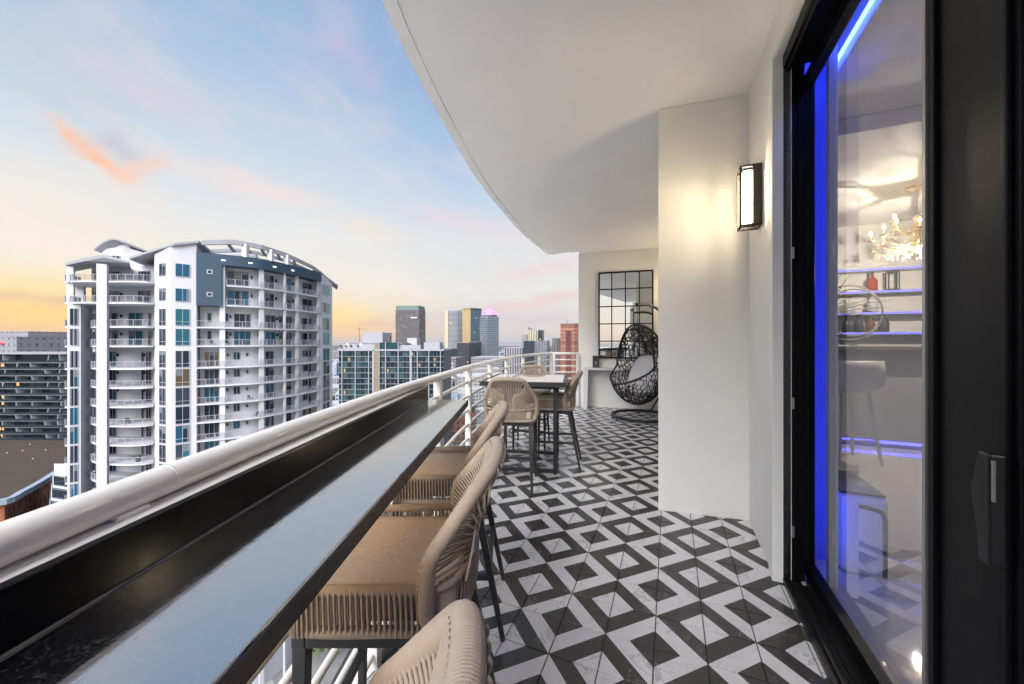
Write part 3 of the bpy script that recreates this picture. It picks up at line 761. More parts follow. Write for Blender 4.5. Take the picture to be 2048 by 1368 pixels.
# ------------------------------------------------------------------ rope bar chair
def make_chair():
    t = empty('rope_bar_chair', label='x', cat='bar chair', group='rope backed bar chairs on the balcony')
    WR = .0046                                   # wrap pitch
    def wrap(r, amp=.0016):
        return lambda L, a, f: r-amp+amp*2.0*abs(math.sin(math.pi*(L/WR + a/(2*math.pi)*1.0)))**.8
    ST = .00115
    fr = [(-.205,-.135,.615),(-.222,-.125,.66),(-.228,-.125,.72),(-.230,-.130,.775),(-.226,-.142,.805),(-.200,-.178,.853),(-.165,-.226,.917),(-.142,-.257,.957),(-.118,-.272,.973),(-.06,-.280,.979),(0,-.282,.981)]
    fr = fr + [(-x, y, z) for x, y, z in fr[-2::-1]]
    frc = catmull(fr, 8)
    MB().tube(frc, .0185, 14, rf=wrap(.0185), step=ST).build('back_frame', ROPE, t, smooth=True)
    # bottom rail loop
    lp = [(-.205,-.14,.612),(-.213,0,.612),(-.213,.14,.612),(-.195,.19,.612),(-.15,.205,.612),(0,.207,.612),(.15,.205,.612),(.195,.19,.612),(.213,.14,.612),(.213,0,.612),(.205,-.14,.612),(.17,-.185,.612),(.08,-.205,.612),(0,-.208,.612),(-.08,-.205,.612),(-.17,-.185,.612)]
    lpc = catmull(lp, 5, True)
    MB().tube(lpc, .012, 10, True, rf=wrap(.012, .0013), step=ST*1.5).build('seat_rail', ROPE, t, smooth=True)
    arms = []
    for s in (-1, 1):
        ar = [(s*.196,.188,.625),(s*.205,.192,.665),(s*.213,.172,.700),(s*.216,.12,.712),(s*.218,0,.715),(s*.222,-.118,.718)]
        arc = catmull(ar, 8); arms.append(arc)
        MB().tube(arc, .0125, 10, rf=wrap(.0125, .0013), step=ST*1.3).build('arm_rail', ROPE, t, smooth=True)
    MB().tube(catmull([(-.222,-.12,.715),(-.19,-.175,.712),(-.1,-.205,.71),(0,-.212,.71),(.1,-.205,.71),(.19,-.175,.712),(.222,-.12,.715)], 6), .008, 8, rf=wrap(.008, .0012), step=ST*1.6).build('back_rail', ROPE, t, smooth=True)
    # cords
    m = MB()
    def cord(P, r=.0028):
        tw = lambda L, a, f: r*(1+.22*abs(math.cos(1.5*(a-2*math.pi*L/.011))))
        m.tube(catmull(P, 4) if len(P) > 2 else P, r, 7, rf=tw, cap=False, step=.0030)
    def near_on(path, key):          # point on a polyline
        return min(path, key=key)
    for s, arc in zip((-1, 1), arms):
        pts = resample(arc, .0128)
        for p in pts[3:-1]:
            o_ = .012
            cord([(p.x+s*o_*.6, p.y, p.z+.006), (p.x+s*o_, p.y, p.z-.01), (s*.2235, p.y, .63), (s*.222, p.y, .606)])
            cord([(p.x-s*.008, p.y+.004, p.z+.004), (p.x-s*.011, p.y+.004, p.z-.012), (s*.202, p.y+.004, .612)])
    for k in range(31):
        x = -.20+.4*k/30; yy = -.212+.085*(abs(x)/.2)**2.6
        cord([(x, yy-.009, .716), (x*1.0, yy-.012, .70), (x, yy-.010, .63), (x, yy-.008, .606)])
    # back: front layer fans from the top bar to a waist, then down to the band
    top = resample([p for p in frc if abs(p.x) < .132 and p.z > .95], .0118)
    for kk, p in enumerate(top):
        u = p.x/.13
        cord([(p.x, p.y+.019, p.z+.004), (p.x*.99, p.y+.021, p.z-.012), (u*.078, -.212, .83), (u*.070, -.200, .775), (u*.115, -.196, .712)])
        if kk % 2: continue
        cord([(p.x, p.y-.019, p.z+.002), (p.x*.99, p.y-.019, p.z-.015), (u*.10, -.240, .86), (u*.15, -.224, .77), (u*.165, -.211, .704)])
    for s in (-1, 1):
        side = [p for p in frc if p.x*s > .138 and .73 < p.z < .960]
        side = resample(side, .0142)
        if side[0].z < side[-1].z: side = side[::-1]
        n_ = len(side)
        for k, p in enumerate(side):
            f = k/(n_-1)
            zt = .855-.12*f
            tx = s*(.066-.012*math.sin(f*3.1))
            ytg = -.212-(zt-.712)*.19
            outw = Vector((s*.017, .006, 0))
            q = p+outw*.9
            cord([q, p+Vector((0,.018,0)), Vector((s*.13, (p.y*.45+ytg*.55)+.004, p.z*.45+zt*.55)), (tx, ytg+.003, zt), (tx-s*.022, ytg-.002, zt-.008)])
            if k % 2: cord([q, p-Vector((0,.018,0)), Vector((s*.14, (p.y*.5+ytg*.5)-.02, p.z*.5+zt*.5-.01)), (tx, ytg-.004, zt-.016), (tx-s*.02, ytg+.002, zt-.02)])
    m.build('rope_cords', ROPE, t, smooth=True, kind='stuff')
    # cushion
    m = MB(); n_ = 14
    vs = []; fs = []
    a_, b_ = .197, .188
    def sup(u, v): return (a_*u, b_*v)
    N = 18
    for z, k in ((.622,.97),(.640,1.0),(.672,1.0),(.690,.985),(.699,.955)):
        for i in range(4*N):
            tt = i/(4*N)*2*math.pi; cx, sy = math.cos(tt), math.sin(tt)
            e = .16
            x = a_*k*math.copysign(abs(cx)**e, cx); y = b_*k*math.copysign(abs(sy)**e, sy)+.004
            vs.append((x, y, z))
    n4 = 4*N
    for r_ in range(4):
        for i in range(n4): fs.append((r_*n4+i, r_*n4+(i+1) % n4, (r_+1)*n4+(i+1) % n4, (r_+1)*n4+i))
    # domed top rings
    base_i = len(vs)
    for q, z in ((.8,.7035),(.5,.7055),(.2,.7065)):
        for i in range(n4):
            x, y, _ = vs[4*n4+i]; vs.append((x*q, (y-.004)*q+.004, z))
    prev = 4*n4
    for r_ in range(3):
        st = base_i+r_*n4
        for i in range(n4): fs.append((prev+i, prev+(i+1) % n4, st+(i+1) % n4, st+i))
        prev = st
    fs.append(tuple(prev+i for i in range(n4))); fs.append(tuple(range(n4-1, -1, -1)))
    m.add(vs, fs); cu = m.build('cushion', FABRIC, t, smooth=True)
    # metal frame
    m = MB(); zt, zb = .600, .566
    m.box(-.205,.205,.170,.204,zb,zt); m.box(-.205,.205,-.184,-.150,zb,zt)
    m.box(-.205,-.171,-.150,.170,zb,zt); m.box(.171,.205,-.150,.170,zb,zt)
    m.build('seat_frame', METAL, t, bevel=.003)
    legs = [((-.186,.186),(-.190,.192)), ((.186,.186),(.190,.192)), ((-.182,-.165),(-.208,-.275)), ((.182,-.165),(.208,-.275))]
    for (a, b), (c, d) in legs:
        l = MB().bar((a,b,.566),(c,d,.012),.034,.034,up=(0,1,0),w2=.020,h2=.020).build('leg', METAL, t, bevel=.002)
        MB().lathe([(0,0),(.011,0),(.012,.012),(0,.013)], c=(c,d,0), n=10).build('foot_cap', CAPM, l)
    def lp_(i, z):
        (a,b),(c,d) = legs[i]; f = (.566-z)/.554; return Vector((a+(c-a)*f, b+(d-b)*f, z))
    for i, j, z in ((0,1,.235),(2,3,.30),(0,2,.27),(1,3,.27)):
        MB().bar(lp_(i,z), lp_(j,z), .022, .022).build('stretcher', METAL, t, bevel=.002)
    return t
chair = make_chair()
SPOTS = [((-.325,.315), 90, 'rope bar chair nearest the camera, only its curved back in view'),
         ((-.325,1.095), 90, 'rope bar chair in the middle of the counter row, taupe seat in full view'),
         ((-.32,1.825), 91, 'farthest rope bar chair pushed up to the black counter'),
         ((.01,3.44), -10, 'rope bar chair with its back to us at the near side of the table'),
         ((.455,4.01), 79, 'rope bar chair in profile at the right side of the high table'),
         ((.235,4.64), 170, 'rope bar chair at the far side of the table, only its back top showing')]
for k, (p, a, lab) in enumerate(SPOTS):
    c = chair if k == 0 else copy_tree(chair)
    c.location = (p[0], p[1], .0005); c.rotation_euler.z = R(a); c['label'] = lab

# ------------------------------------------------------------------ high table
tb = empty('high_table', (.173,3.994,0), R(-9), label='square dark framed high table with a pale glossy top, four chairs around it', cat='table')
tb['label'] = 'square dark framed high table with a pale glossy top, chairs around it'
ZT = .92; w2, l2 = .415, .465
m = MB(); e = .035
m.box(-w2, w2, -l2, -l2+e, ZT-.045, ZT); m.box(-w2, w2, l2-e, l2, ZT-.045, ZT); m.box(-w2, -w2+e, -l2+e, l2-e, ZT-.045, ZT); m.box(w2-e, w2, -l2+e, l2-e, ZT-.045, ZT)
m.build('top_frame', METAL, tb, bevel=.002)
TOPM = mat('pale_table_glass', (.72,.73,.69), .06, spec=1.0, coat=1, var=.03, vscale=5)
for x0, x1 in ((-w2+e+.001, -.002), (.002, w2-e-.001)):
    MB().box(x0, x1, -l2+e+.001, l2-e-.001, ZT-.012, ZT-.0015).build('top_panel', TOPM, tb, bevel=.001)
lg = .30
for x in (-lg, lg):
    for y in (-lg, lg): MB().box(x-.018,x+.018,y-.018,y+.018,.006,ZT-.045).build('leg', METAL, tb, bevel=.002)
for a, b in (((-lg,-lg),(lg,-lg)),((-lg,lg),(lg,lg)),((-lg,-lg),(-lg,lg)),((lg,-lg),(lg,lg))):
    v = Vector((b[0]-a[0], b[1]-a[1], 0)).normalized()*.0185
    MB().bar((a[0]+v.x, a[1]+v.y, .035), (b[0]-v.x, b[1]-v.y, .035), .034, .034).build('base_bar', METAL, tb, bevel=.002)
    MB().bar((a[0]+v.x, a[1]+v.y, ZT-.064), (b[0]-v.x, b[1]-v.y, ZT-.064), .034, .034).build('apron_bar', METAL, tb, bevel=.002)

# ------------------------------------------------------------------ mirror, console, lantern
wrz = math.atan2(WALL_D.y, WALL_D.x)
mp = WALL_L+WALL_D*(.397+.515); 
mi = empty('window_mirror', (mp.x-n2.x*.004, mp.y-n2.y*.004, .975), wrz, label='tall black grid mirror with twenty panes on the far wall', cat='mirror')
MW, MH = 1.03, 1.71
m = MB(); e = .022
m.box(-MW/2, MW/2, -.034, 0, 0, .028); m.box(-MW/2, MW/2, -.034, 0, MH-.028, MH); m.box(-MW/2, -MW/2+.028, -.034, 0, .028, MH-.028); m.box(MW/2-.028, MW/2, -.034, 0, .028, MH-.028)
m.build('outer_frame', BLACKFR, mi, bevel=.002)
for k in range(1, 4): x = -MW/2+MW*k/4; MB().box(x-.010, x+.010, -.030, -.002, .028, MH-.028).build('vertical_bar', BLACKFR, mi)
for k in range(1, 5): z = MH*k/5; MB().box(-MW/2+.028, MW/2-.028, -.028, -.001, z-.010, z+.010).build('cross_bar', BLACKFR, mi)
for i in range(4):
    for j in range(5):
        x0 = -MW/2+MW*i/4; z0 = MH*j/5
        MB().box(x0+.010, x0+MW/4-.010, -.014, -.008, z0+.010, z0+MH/5-.010).build('mirror_pane', MIRROR, mi).rotation_euler = (0, 0, random.uniform(-.002,.002))
cp = WALL_L+WALL_D*1.03-n2*.18
co = empty('console_bench', (cp.x, cp.y, 0), wrz, label='white waterfall console table against the far wall below the mirror', cat='console table')
MB().box(-.90,.85,-.16,.165,.755,.80).build('table_top', CONS, co, bevel=.015)
for x in (-.855,.805): MB().hexa([(x-.045,-.16,0),(x+.045-.01,-.16,0),(x+.045-.01,.165,0),(x-.045,.165,0),(x-.045,-.16,.755),(x+.045+.01,-.16,.755),(x+.045+.01,.165,.755),(x-.045,.165,.755)]).build('side_panel', CONS, co, bevel=.01)
lp0 = WALL_L+WALL_D*.36-n2*.15
t = empty('candle_lantern', (lp0.x, lp0.y, .801), wrz, label='small black slatted lantern standing on the white console', cat='lantern')
MB().box(-.06,.06,-.06,.06,0,.012).build('base', CAPM, t); MB().box(-.06,.06,-.06,.06,.215,.228).build('lid', CAPM, t)
m = MB()
for k in range(7):
    x = -.054+.018*k
    m.box(x-.004,x+.004,-.06,-.054,.012,.215); m.box(x-.004,x+.004,.054,.06,.012,.215); m.box(-.06,-.054,x-.004,x+.004,.012,.215); m.box(.054,.06,x-.004,x+.004,.012,.215)
m.build('slats', CAPM, t, kind='stuff')
MB().lathe([(0,.012),(.025,.012),(.025,.12),(0,.121)], n=12).build('candle', CUSHW, t, smooth=True)

# ------------------------------------------------------------------ hanging egg chair
EC = Vector((2.12, 6.30, 0)); ang = R(205)        # opening direction
fw = Vector((math.cos(ang), math.sin(ang), 0)); lt = Vector((-fw.y, fw.x, 0))
egg = empty('hanging_egg_chair', (EC.x, EC.y, 0), 0, label='black woven hanging egg chair with white cushion on a round base stand', cat='egg chair')
ZE, CZ, AF, BL = .92, .68, .50, .44
def gcut(z):
    t_ = max(0, min(1, (.92-z)/.36)); t_ = t_*t_*(3-2*t_)
    return .06+.40*t_
def egg_pt(f, l, z): return fw*f+lt*l+Vector((0,0,z))
import bmesh
bm = bmesh.new(); bmesh.ops.create_icosphere(bm, subdivisions=4, radius=1)
rnd = random.Random(3)
cent = {}
for v in bm.verts: v.co += Vector((rnd.uniform(-1,1), rnd.uniform(-1,1), rnd.uniform(-1,1)))*.022; v.co.normalize()
m = MB()
def shell(c): return (c.x*AF, c.y*BL*(1-.12*max(0, c.z)), ZE+c.z*CZ)
cents = {f.index: f.calc_center_median().normalized() for f in bm.faces}
keep = {}
for i, c in cents.items():
    p = shell(c); keep[i] = (p[0] < gcut(p[2])) or p[2] < .52
for e_ in bm.edges:
    a, b = [f.index for f in e_.link_faces]
    if not (keep[a] and keep[b]) or rnd.random() < .18: continue
    pa, pb = shell(cents[a]), shell(cents[b])
    m.bar(egg_pt(*pa), egg_pt(*pb), .011, .009)
for k in range(420):   # long overlaid strands
    c = Vector((rnd.gauss(0,1), rnd.gauss(0,1), rnd.gauss(0,1))).normalized(); ax = c.cross(Vector((rnd.gauss(0,1), rnd.gauss(0,1), rnd.gauss(0,1)))).normalized()
    prev = None
    for s_ in range(7):
        q = (Matrix.Rotation(s_*.075, 3, ax) @ c); p = shell(q)
        if not (p[0] < gcut(p[2])-.01 or p[2] < .5): prev = None; continue
        P = egg_pt(p[0]*1.008, p[1]*1.008, p[2])
        if prev is not None: m.bar(prev, P, .011, .008)
        prev = P
m.build('woven_shell', WICKER, egg, kind='stuff'); bm.free()
rim = []
zs = [1.585-.01*i for i in range(110)]
half = []
for z in zs:
    g = gcut(z); k = 1-((z-ZE)/CZ)**2-(g/AF)**2
    if z < .5: break
    if k > 0: half.append((g, BL*math.sqrt(k)*(1-.12*max(0,(z-ZE)/CZ)), z))
loop = [egg_pt(g, l, z) for g, l, z in half] + [egg_pt(g, -l, z) for g, l, z in reversed(half)]
loop = resample(loop[::3]+[loop[-1]], .03, True)
MB().tube(loop, .016, 8, True).build('rim', WICKER, egg, smooth=True)
back = [egg_pt(*shell(Vector((math.cos(a), 0, math.sin(a))))) for a in [R(60+i*10) for i in range(22)]]
MB().tube(back, .010, 6).build('shell_rib', WICKER, egg, smooth=True)
# cushion: seat pad and back pad, tufted
def pad(c, u, v, n_, su, sv, th):
    m = MB(); N = 18; vs = []
    for side in (1, -1):
        for i in range(N+1):
            for j in range(N+1):
                x = -1+2*i/N; y = -1+2*j/N
                r_ = max(0, 1-(abs(x)**3.2+abs(y)**3.2)); hgt = th*(r_**.42)
                hgt *= 1-.30*math.exp(-((abs(x)-.38)**2+(abs(y)-.38)**2)/.02)
                cr = 1-.10*(x*x*y*y)
                vs.append(c+u*x*su*cr+v*y*sv*cr+n_*(hgt*side))
    fs = []
    for s_ in range(2):
        o_ = s_*(N+1)**2
        for i in range(N):
            for j in range(N):
                q = (o_+i*(N+1)+j, o_+(i+1)*(N+1)+j, o_+(i+1)*(N+1)+j+1, o_+i*(N+1)+j+1)
                fs.append(q if s_ == 0 else q[::-1])
    m.add(vs, fs); return m
Zv = Vector((0,0,1))
pad(egg_pt(.04, 0, .50), fw, lt, Zv, .27, .30, .075).build('seat_cushion', CUSHW, egg, smooth=True)
bn = (fw*.86+Zv*.5).normalized(); bu = lt.cross(bn)*-1
pad(egg_pt(-.20, .0, .80), bu, lt, bn, .31, .35, .085).build('back_cushion', CUSHW, egg, smooth=True)
st = empty('egg_chair_stand', (EC.x+.10, EC.y+.05, 0), 0, label='black curved steel stand with a ring base carrying the egg chair', cat='stand')
st['label'] = 'black curved steel stand with a round floor ring holding up the egg chair'
rg = [(.50*math.cos(a), .50*math.sin(a), .045) for a in [i*2*math.pi/48 for i in range(48)]]
MB().tube(rg, .024, 8, True).build('base_ring', WICKER, st, smooth=True)
for k in range(6):
    a = k*math.pi/3+.3; MB().lathe([(0,0),(.016,0),(.016,.025),(0,.026)], c=(.5*math.cos(a), .5*math.sin(a), 0), n=10).build('foot', CAPM, st)
off = Vector((-.10,-.05,0)); bk = -fw
pole = [bk*.50+Zv*.05, bk*.62+Zv*.6, bk*.66+Zv*1.1, bk*.60+Zv*1.55, bk*.42+Zv*1.82, bk*.2+Zv*1.925, off+fw*.03+Zv*1.94]
MB().tube(catmull(pole, 8), .023, 10).build('curved_pole', WICKER, st, smooth=True)
MB().tube([bk*.62+lt*.0+Zv*.6, bk*.45+lt*.25+Zv*.06], .014, 8).build('brace', WICKER, st); MB().tube([bk*.62+Zv*.6, bk*.45-lt*.25+Zv*.06], .014, 8).build('brace', WICKER, st)
m = MB()
for k in range(26): 
    a = k*.9; 
m.tube([Vector((.018*math.cos(a*1.0), .018*math.sin(a*1.0), 1.90-.0045*i)) for i, a in enumerate([i*.6 for i in range(40)])], .004, 5)
m.tube([Vector((0,0,1.93)), Vector((0,0,1.89))], .005, 6); m.tube([Vector((0,0,1.73)), Vector((0,0,1.60))], .006, 6)
m.build('hanging_spring', METAL, egg)

# ================================================================== THE CITY
GZ = -62.0
def ground_mat():
    m = bpy.data.materials.new('city_ground'); m.use_nodes = True; t = NT(m.node_tree); b = m.node_tree.nodes['Principled BSDF']
    v = t.n('ShaderNodeTexCoord').outputs['Object']
    vo = t.n('ShaderNodeTexVoronoi'); vo.distance = 'CHEBYCHEV'; vo.inputs['Scale'].default_value = .022; t.l(v, vo.inputs['Vector'])
    vo2 = t.n('ShaderNodeTexVoronoi'); vo2.distance = 'CHEBYCHEV'; vo2.inputs['Scale'].default_value = .055; t.l(v, vo2.inputs['Vector'])
    s = t.n('ShaderNodeSeparateColor'); t.l(vo.outputs['Color'], s.inputs[0])
    s2 = t.n('ShaderNodeSeparateColor'); t.l(vo2.outputs['Color'], s2.inputs[0])
    c = t.ramp(s.outputs[0], [(0,(.06,.065,.05)),(.3,(.075,.085,.055)),(.5,(.17,.17,.175)),(.75,(.25,.25,.26)),(.92,(.36,.36,.39))], 'CONSTANT')
    c2 = t.ramp(s2.outputs[0], [(0,(.035,.05,.03)),(.45,(.10,.10,.10)),(.7,(.2,.2,.2)),(.9,(.5,.5,.5))], 'CONSTANT')
    c = t.mix(.5, c, c2)
    n = t.noise(v, .12, 5, .6); c = t.mix(t.smooth(n, .52, .6), c, (.04,.055,.03))
    t.l(c, b.inputs['Base Color']); b.inputs['Roughness'].default_value = .95
    return m
m = MB(); m.add([(-60000,-20000,GZ),(60000,-20000,GZ),(60000,5200,GZ),(-60000,5200,GZ)], [(0,1,2,3)])
m.build('ground', ground_mat(), kind='structure')
m = MB(); m.prism([(-80,-110),(110,-110),(110,46),(40,50),(-30,50),(-80,42)], GZ+.02, GZ+.14); m.build('added_bounce_paving', mat('pale_bounce_paving', (.50,.48,.455), .85, var=.12, vscale=.15), kind='structure')  # pale sheet added below the balcony to bounce light up to its ceiling
m = MB(); m.add([(-60000,5200,GZ+.0),(60000,5200,GZ+.0),(60000,60000,GZ),(-60000,60000,GZ)], [(0,1,2,3)])
m.build('bay_water', mat('bay_water', (.10,.12,.14), .12), kind='structure')
def ridge(y0, hmax, x0, x1, seed, name='far_shore', col=(.10,.11,.13)):
    m = MB(); rr = random.Random(seed); n = 90
    vs = []; 
    for i in range(n+1):
        x = x0+(x1-x0)*i/n; hh = hmax*(.5+.5*rr.random())
        vs += [(x, y0, GZ-1), (x, y0+60, GZ+hh), (x, y0+900, GZ-1)]
    fs = []
    for i in range(n): fs += [(i*3, (i+1)*3, (i+1)*3+1, i*3+1), (i*3+1, (i+1)*3+1, (i+1)*3+2, i*3+2)]
    m.add(vs, fs); return m.build(name, mat(name+'_tone', col, .95), kind='structure')
ridge(5000, 22, -9000, 9000, 5, 'near_shore')
ridge(14000, 40, -26000, 26000, 8, 'far_shore', (.13,.14,.17))
ROAD = mat('asphalt_road', (.055,.055,.058), .9, var=.15, vscale=.05)
ROADL = mat('concrete_road', (.26,.26,.27), .9, var=.12, vscale=.05)
def road(name, pts, wd, z, mt):
    m = MB(); P = catmull([(x, y, z) for x, y in pts], 8)
    for a, b in zip(P, P[1:]): 
        d = (b-a).normalized(); s = Vector((d.y, -d.x, 0))*wd/2
        m.add([a-s, a+s, b+s, b-s], [(0,1,2,3)])
    return m.build(name, mt, kind='structure')
road('road', [(-120,40),(-60,120),(10,200),(60,330),(160,560),(300,900)], 14, GZ+.05, ROAD)
road('road', [(-300,150),(-100,230),(80,262),(300,270)], 12, GZ+.10, ROADL)
road('road', [(-60,10),(-14,60),(-20,160),(-60,300),(-90,600)], 12, GZ+.15, ROADL)
road('road', [(-400,420),(0,400),(240,430),(600,420)], 16, GZ+.20, ROADL)
road('road', [(60,60),(70,200),(120,420),(210,760)], 12, GZ+.25, ROAD)

# facade material: UV in metres, windows as a grid (only on buildings too far to tell panes apart)
def facade(name, wallc, glassc, fh, bw, wf=.6, hf=.55, lit=.04, rough=.15, litc=(1.0,.7,.35), metal=0.0, x0=0, litS=.25):
    m = bpy.data.materials.new(name); m.use_nodes = True; t = NT(m.node_tree); b = m.node_tree.nodes['Principled BSDF']
    uv = t.n('ShaderNodeUVMap').outputs[0]; s = t.n('ShaderNodeSeparateXYZ'); t.l(uv, s.inputs[0])
    u = t.m('DIVIDE', s.outputs[0], bw); v = t.m('DIVIDE', s.outputs[1], fh)
    fu = t.m('FRACT', u); fv = t.m('FRACT', v)
    wu = t.m('MULTIPLY', t.m('GREATER_THAN', fu, (1-wf)/2), t.m('LESS_THAN', fu, (1+wf)/2))
    wv = t.m('MULTIPLY', t.m('GREATER_THAN', fv, (1-hf)/2), t.m('LESS_THAN', fv, (1+hf)/2))
    g = t.n('ShaderNodeNewGeometry'); gs = t.n('ShaderNodeSeparateXYZ'); t.l(g.outputs['Normal'], gs.inputs[0])
    side = t.m('LESS_THAN', t.m('ABSOLUTE', gs.outputs[2]), .5)
    win = t.m('MULTIPLY', t.m('MULTIPLY', wu, wv), side)
    cell = t.n('ShaderNodeCombineXYZ'); t.l(t.m('FLOOR', u), cell.inputs[0]); t.l(t.m('FLOOR', v), cell.inputs[1])
    wn = t.n('ShaderNodeTexWhiteNoise'); wn.noise_dimensions = '2D'; t.l(cell.outputs[0], wn.inputs['Vector'])
    rv = wn.outputs[0]
    gc = t.mix(rv, glassc, tuple(x*.45 for x in glassc))
    n = t.noise(t.n('ShaderNodeTexCoord').outputs['Object'], .12, 3)
    wc = t.mix(n, tuple(x*.88 for x in wallc), tuple(min(1, x*1.08) for x in wallc))
    t.l(t.mix(win, wc, gc), b.inputs['Base Color'])
    t.l(t.m('ADD', .85, t.m('MULTIPLY', win, rough-.85)), b.inputs['Roughness'])
    t.l(t.m('MULTIPLY', win, metal), b.inputs['Metallic'])
    if lit:
        wn2 = t.n('ShaderNodeTexWhiteNoise'); wn2.noise_dimensions = '3D'; 
        cc = t.n('ShaderNodeVectorMath', operation='ADD'); t.l(cell.outputs[0], cc.inputs[0]); cc.inputs[1].default_value = (3.3, 8.1, 5); t.l(cc.outputs[0], wn2.inputs['Vector'])
        on = t.m('MULTIPLY', t.m('GREATER_THAN', wn2.outputs[0], 1-lit), win)
        b.inputs['Emission Color'].default_value = c4(litc); t.l(t.m('MULTIPLY', on, litS), b.inputs['Emission Strength'])
    bp = t.n('ShaderNodeBump'); bp.inputs['Distance'].default_value = .3; bp.invert = True; t.l(win, bp.inputs['Height']); t.l(bp.outputs[0], b.inputs['Normal'])
    return m
ROOFM = mat('grey_flat_roof', (.22,.22,.23), .95, var=.2, vscale=.2)
ROOFW = mat('white_flat_roof', (.34,.34,.37), .9, var=.1, vscale=.2)
def rect(cx, cy, w_, d_, rz=0):
    c, s = math.cos(rz), math.sin(rz)
    return [(cx+x*c-y*s, cy+x*s+y*c) for x, y in ((-w_/2,-d_/2),(w_/2,-d_/2),(w_/2,d_/2),(-w_/2,d_/2))]

# ------------------------------------------------------------------ white apartment tower
TWH = mat('white_tower_stucco', (.475,.485,.52), .85, var=.09, vscale=.35, stretch=(1,1,.25))
TBL = mat('navy_tower_panel', (.018,.044,.078), .7, var=.06, vscale=.3)
TGR = mat('grey_tower_trim', (.24,.25,.28), .7)
def winglass(name, col, rough=.08, met=.5):
    return mat(name, col, rough, metal=met, var=.25, vscale=.35)
WG = [winglass('tower_glass_blue', (.018,.10,.19)), winglass('tower_glass_dark', (.022,.034,.055)), winglass('tower_glass_teal', (.025,.13,.19)), winglass('tower_glass_grey', (.045,.06,.085)), mat('tower_glass_warm', (.045,.042,.036), .12, metal=.3, emit=(1,.62,.25), estr=.012, var=.3, vscale=.6), winglass('tower_glass_green', (.05,.22,.22))]
CURT = mat('curtain_behind_glass', (.12,.14,.165), .25, var=.3, vscale=3, spec=.8)
MULL = mat('white_window_mullion', (.36,.37,.40), .5)
tower = empty('apartment_tower', (0, 0, GZ), label='white high-rise apartment tower with curved roof arch, balconies and a navy panel', cat='building')
OFS = Vector((0, 0, -GZ))
def tb_(m, name, mats, bevel=0, parent=None, kind=None, smooth=False):
    m.v = [(x, y, z-GZ) for x, y, z in m.v]
    return m.build(name, mats, parent or tower, bevel=bevel, kind=kind, smooth=smooth)
fz = [11.0, 7.6, 3.8, .7, -2.9] + [-2.9-3.04*k for k in range(1, 9)]     # slab tops
ALLZ = [GZ+1] 
def ptx(px, Y): return ((px-1024)/F*Y, Y)
class Face:
    """a vertical plane through two plan points, s metres along, n metres outward"""
    def __init__(s, A, B):
        s.A = Vector((A[0], A[1])); s.B = Vector((B[0], B[1])); s.u = (s.B-s.A).normalized(); s.n = Vector((s.u.y, -s.u.x)); s.L = (s.B-s.A).length
    def p(s, t, o, z=0): q = s.A+s.u*t+s.n*o; return Vector((q.x, q.y, z))
    def s_at(s, px):      # where the view line of a photo column meets the plane
        r = (px-1024)/F
        return (r*s.A.y-s.A.x)/(s.u.x-r*s.u.y)
    def box(s, m, s0, s1, n0, n1, z0, z1, mi=0):
        return m.hexa([s.p(s0,n1,z0), s.p(s1,n1,z0), s.p(s1,n0,z0), s.p(s0,n0,z0), s.p(s0,n1,z1), s.p(s1,n1,z1), s.p(s1,n0,z1), s.p(s0,n0,z1)], mi)
nwin = 0
rw = random.Random(11)
def window(fc, px0, px1, z0, z1, g, muls=1, parent=None, sill=False, px=True):
    s0, s1 = (fc.s_at(px0), fc.s_at(px1)) if px else (px0, px1)
    m = MB(); nseg = muls+1
    for q_ in range(nseg):
        a_ = s0+(s1-s0)*q_/nseg; b_ = s0+(s1-s0)*(q_+1)/nseg; r0_ = rw.random()
        fc.box(m, a_, b_, .02, .07, z0, z1, 0 if r0_ < .86 else 2)
        if r0_ > .45 and rw.random() < .5:
            cw = (b_-a_)*rw.uniform(.15,.5); c0_ = a_ if rw.random() < .5 else b_-cw; fc.box(m, c0_+.02, c0_+cw-.02, .0705, .074, z0+.02, z1-.02, 3)
        if rw.random() < .25: fc.box(m, a_+.02, b_-.02, .0715, .0735, z1-(z1-z0)*rw.uniform(.15,.45), z1-.02, 3)
    fw_ = .055
    fc.box(m, s0-.04, s1+.04, .075, .11, z1, z1+fw_, 1); fc.box(m, s0-.04, s1+.04, .075, .11, z0-fw_, z0, 1)
    for k in range(muls+2):
        x = s0+(s1-s0)*k/(muls+1); fc.box(m, x-fw_/2, x+fw_/2, .072, .105, z0, z1, 1)
    if sill: fc.box(m, s0, s1, .072, .10, z0+.55, z0+.55+fw_, 1)
    return tb_(m, 'window', [WG[g], MULL, WG[(1,3,3,1,3,3)[g]], CURT])
# --- S4 (wide window wall) and S3 (narrow window wall)
S4 = Face(ptx(340,59.4), ptx(393,61.4)); S3 = Face(ptx(309,60.6), ptx(340,59.4))
back = Vector((-.55,.84))*9
m = MB()
def zroofL(px): return 15.9+(px-309)/(393-309)*2.2
p = [ptx(309,60.6), ptx(340,59.4), ptx(393,61.4), (ptx(393,61.4)[0]+back.x, ptx(393,61.4)[1]+back.y), (ptx(309,60.6)[0]+back.x, ptx(309,60.6)[1]+back.y)]
tops = [15.7, 16.6, 17.9, 17.9, 15.7]
m.prism(p, GZ, lambda i: tops[i]); tb_(m, 'wall', TWH)
s4rows = [(13.9,11.9),(9.9,7.9),(6.6,4.0),(3.4,.8),(-.15,-2.75),(-3.1,-5.8)]+[(-3.1-3.04*k,-5.8-3.04*k) for k in range(1,9)]
s4g = [0,0,2,2,3,4,3,1,0,2,0,0,1,0]
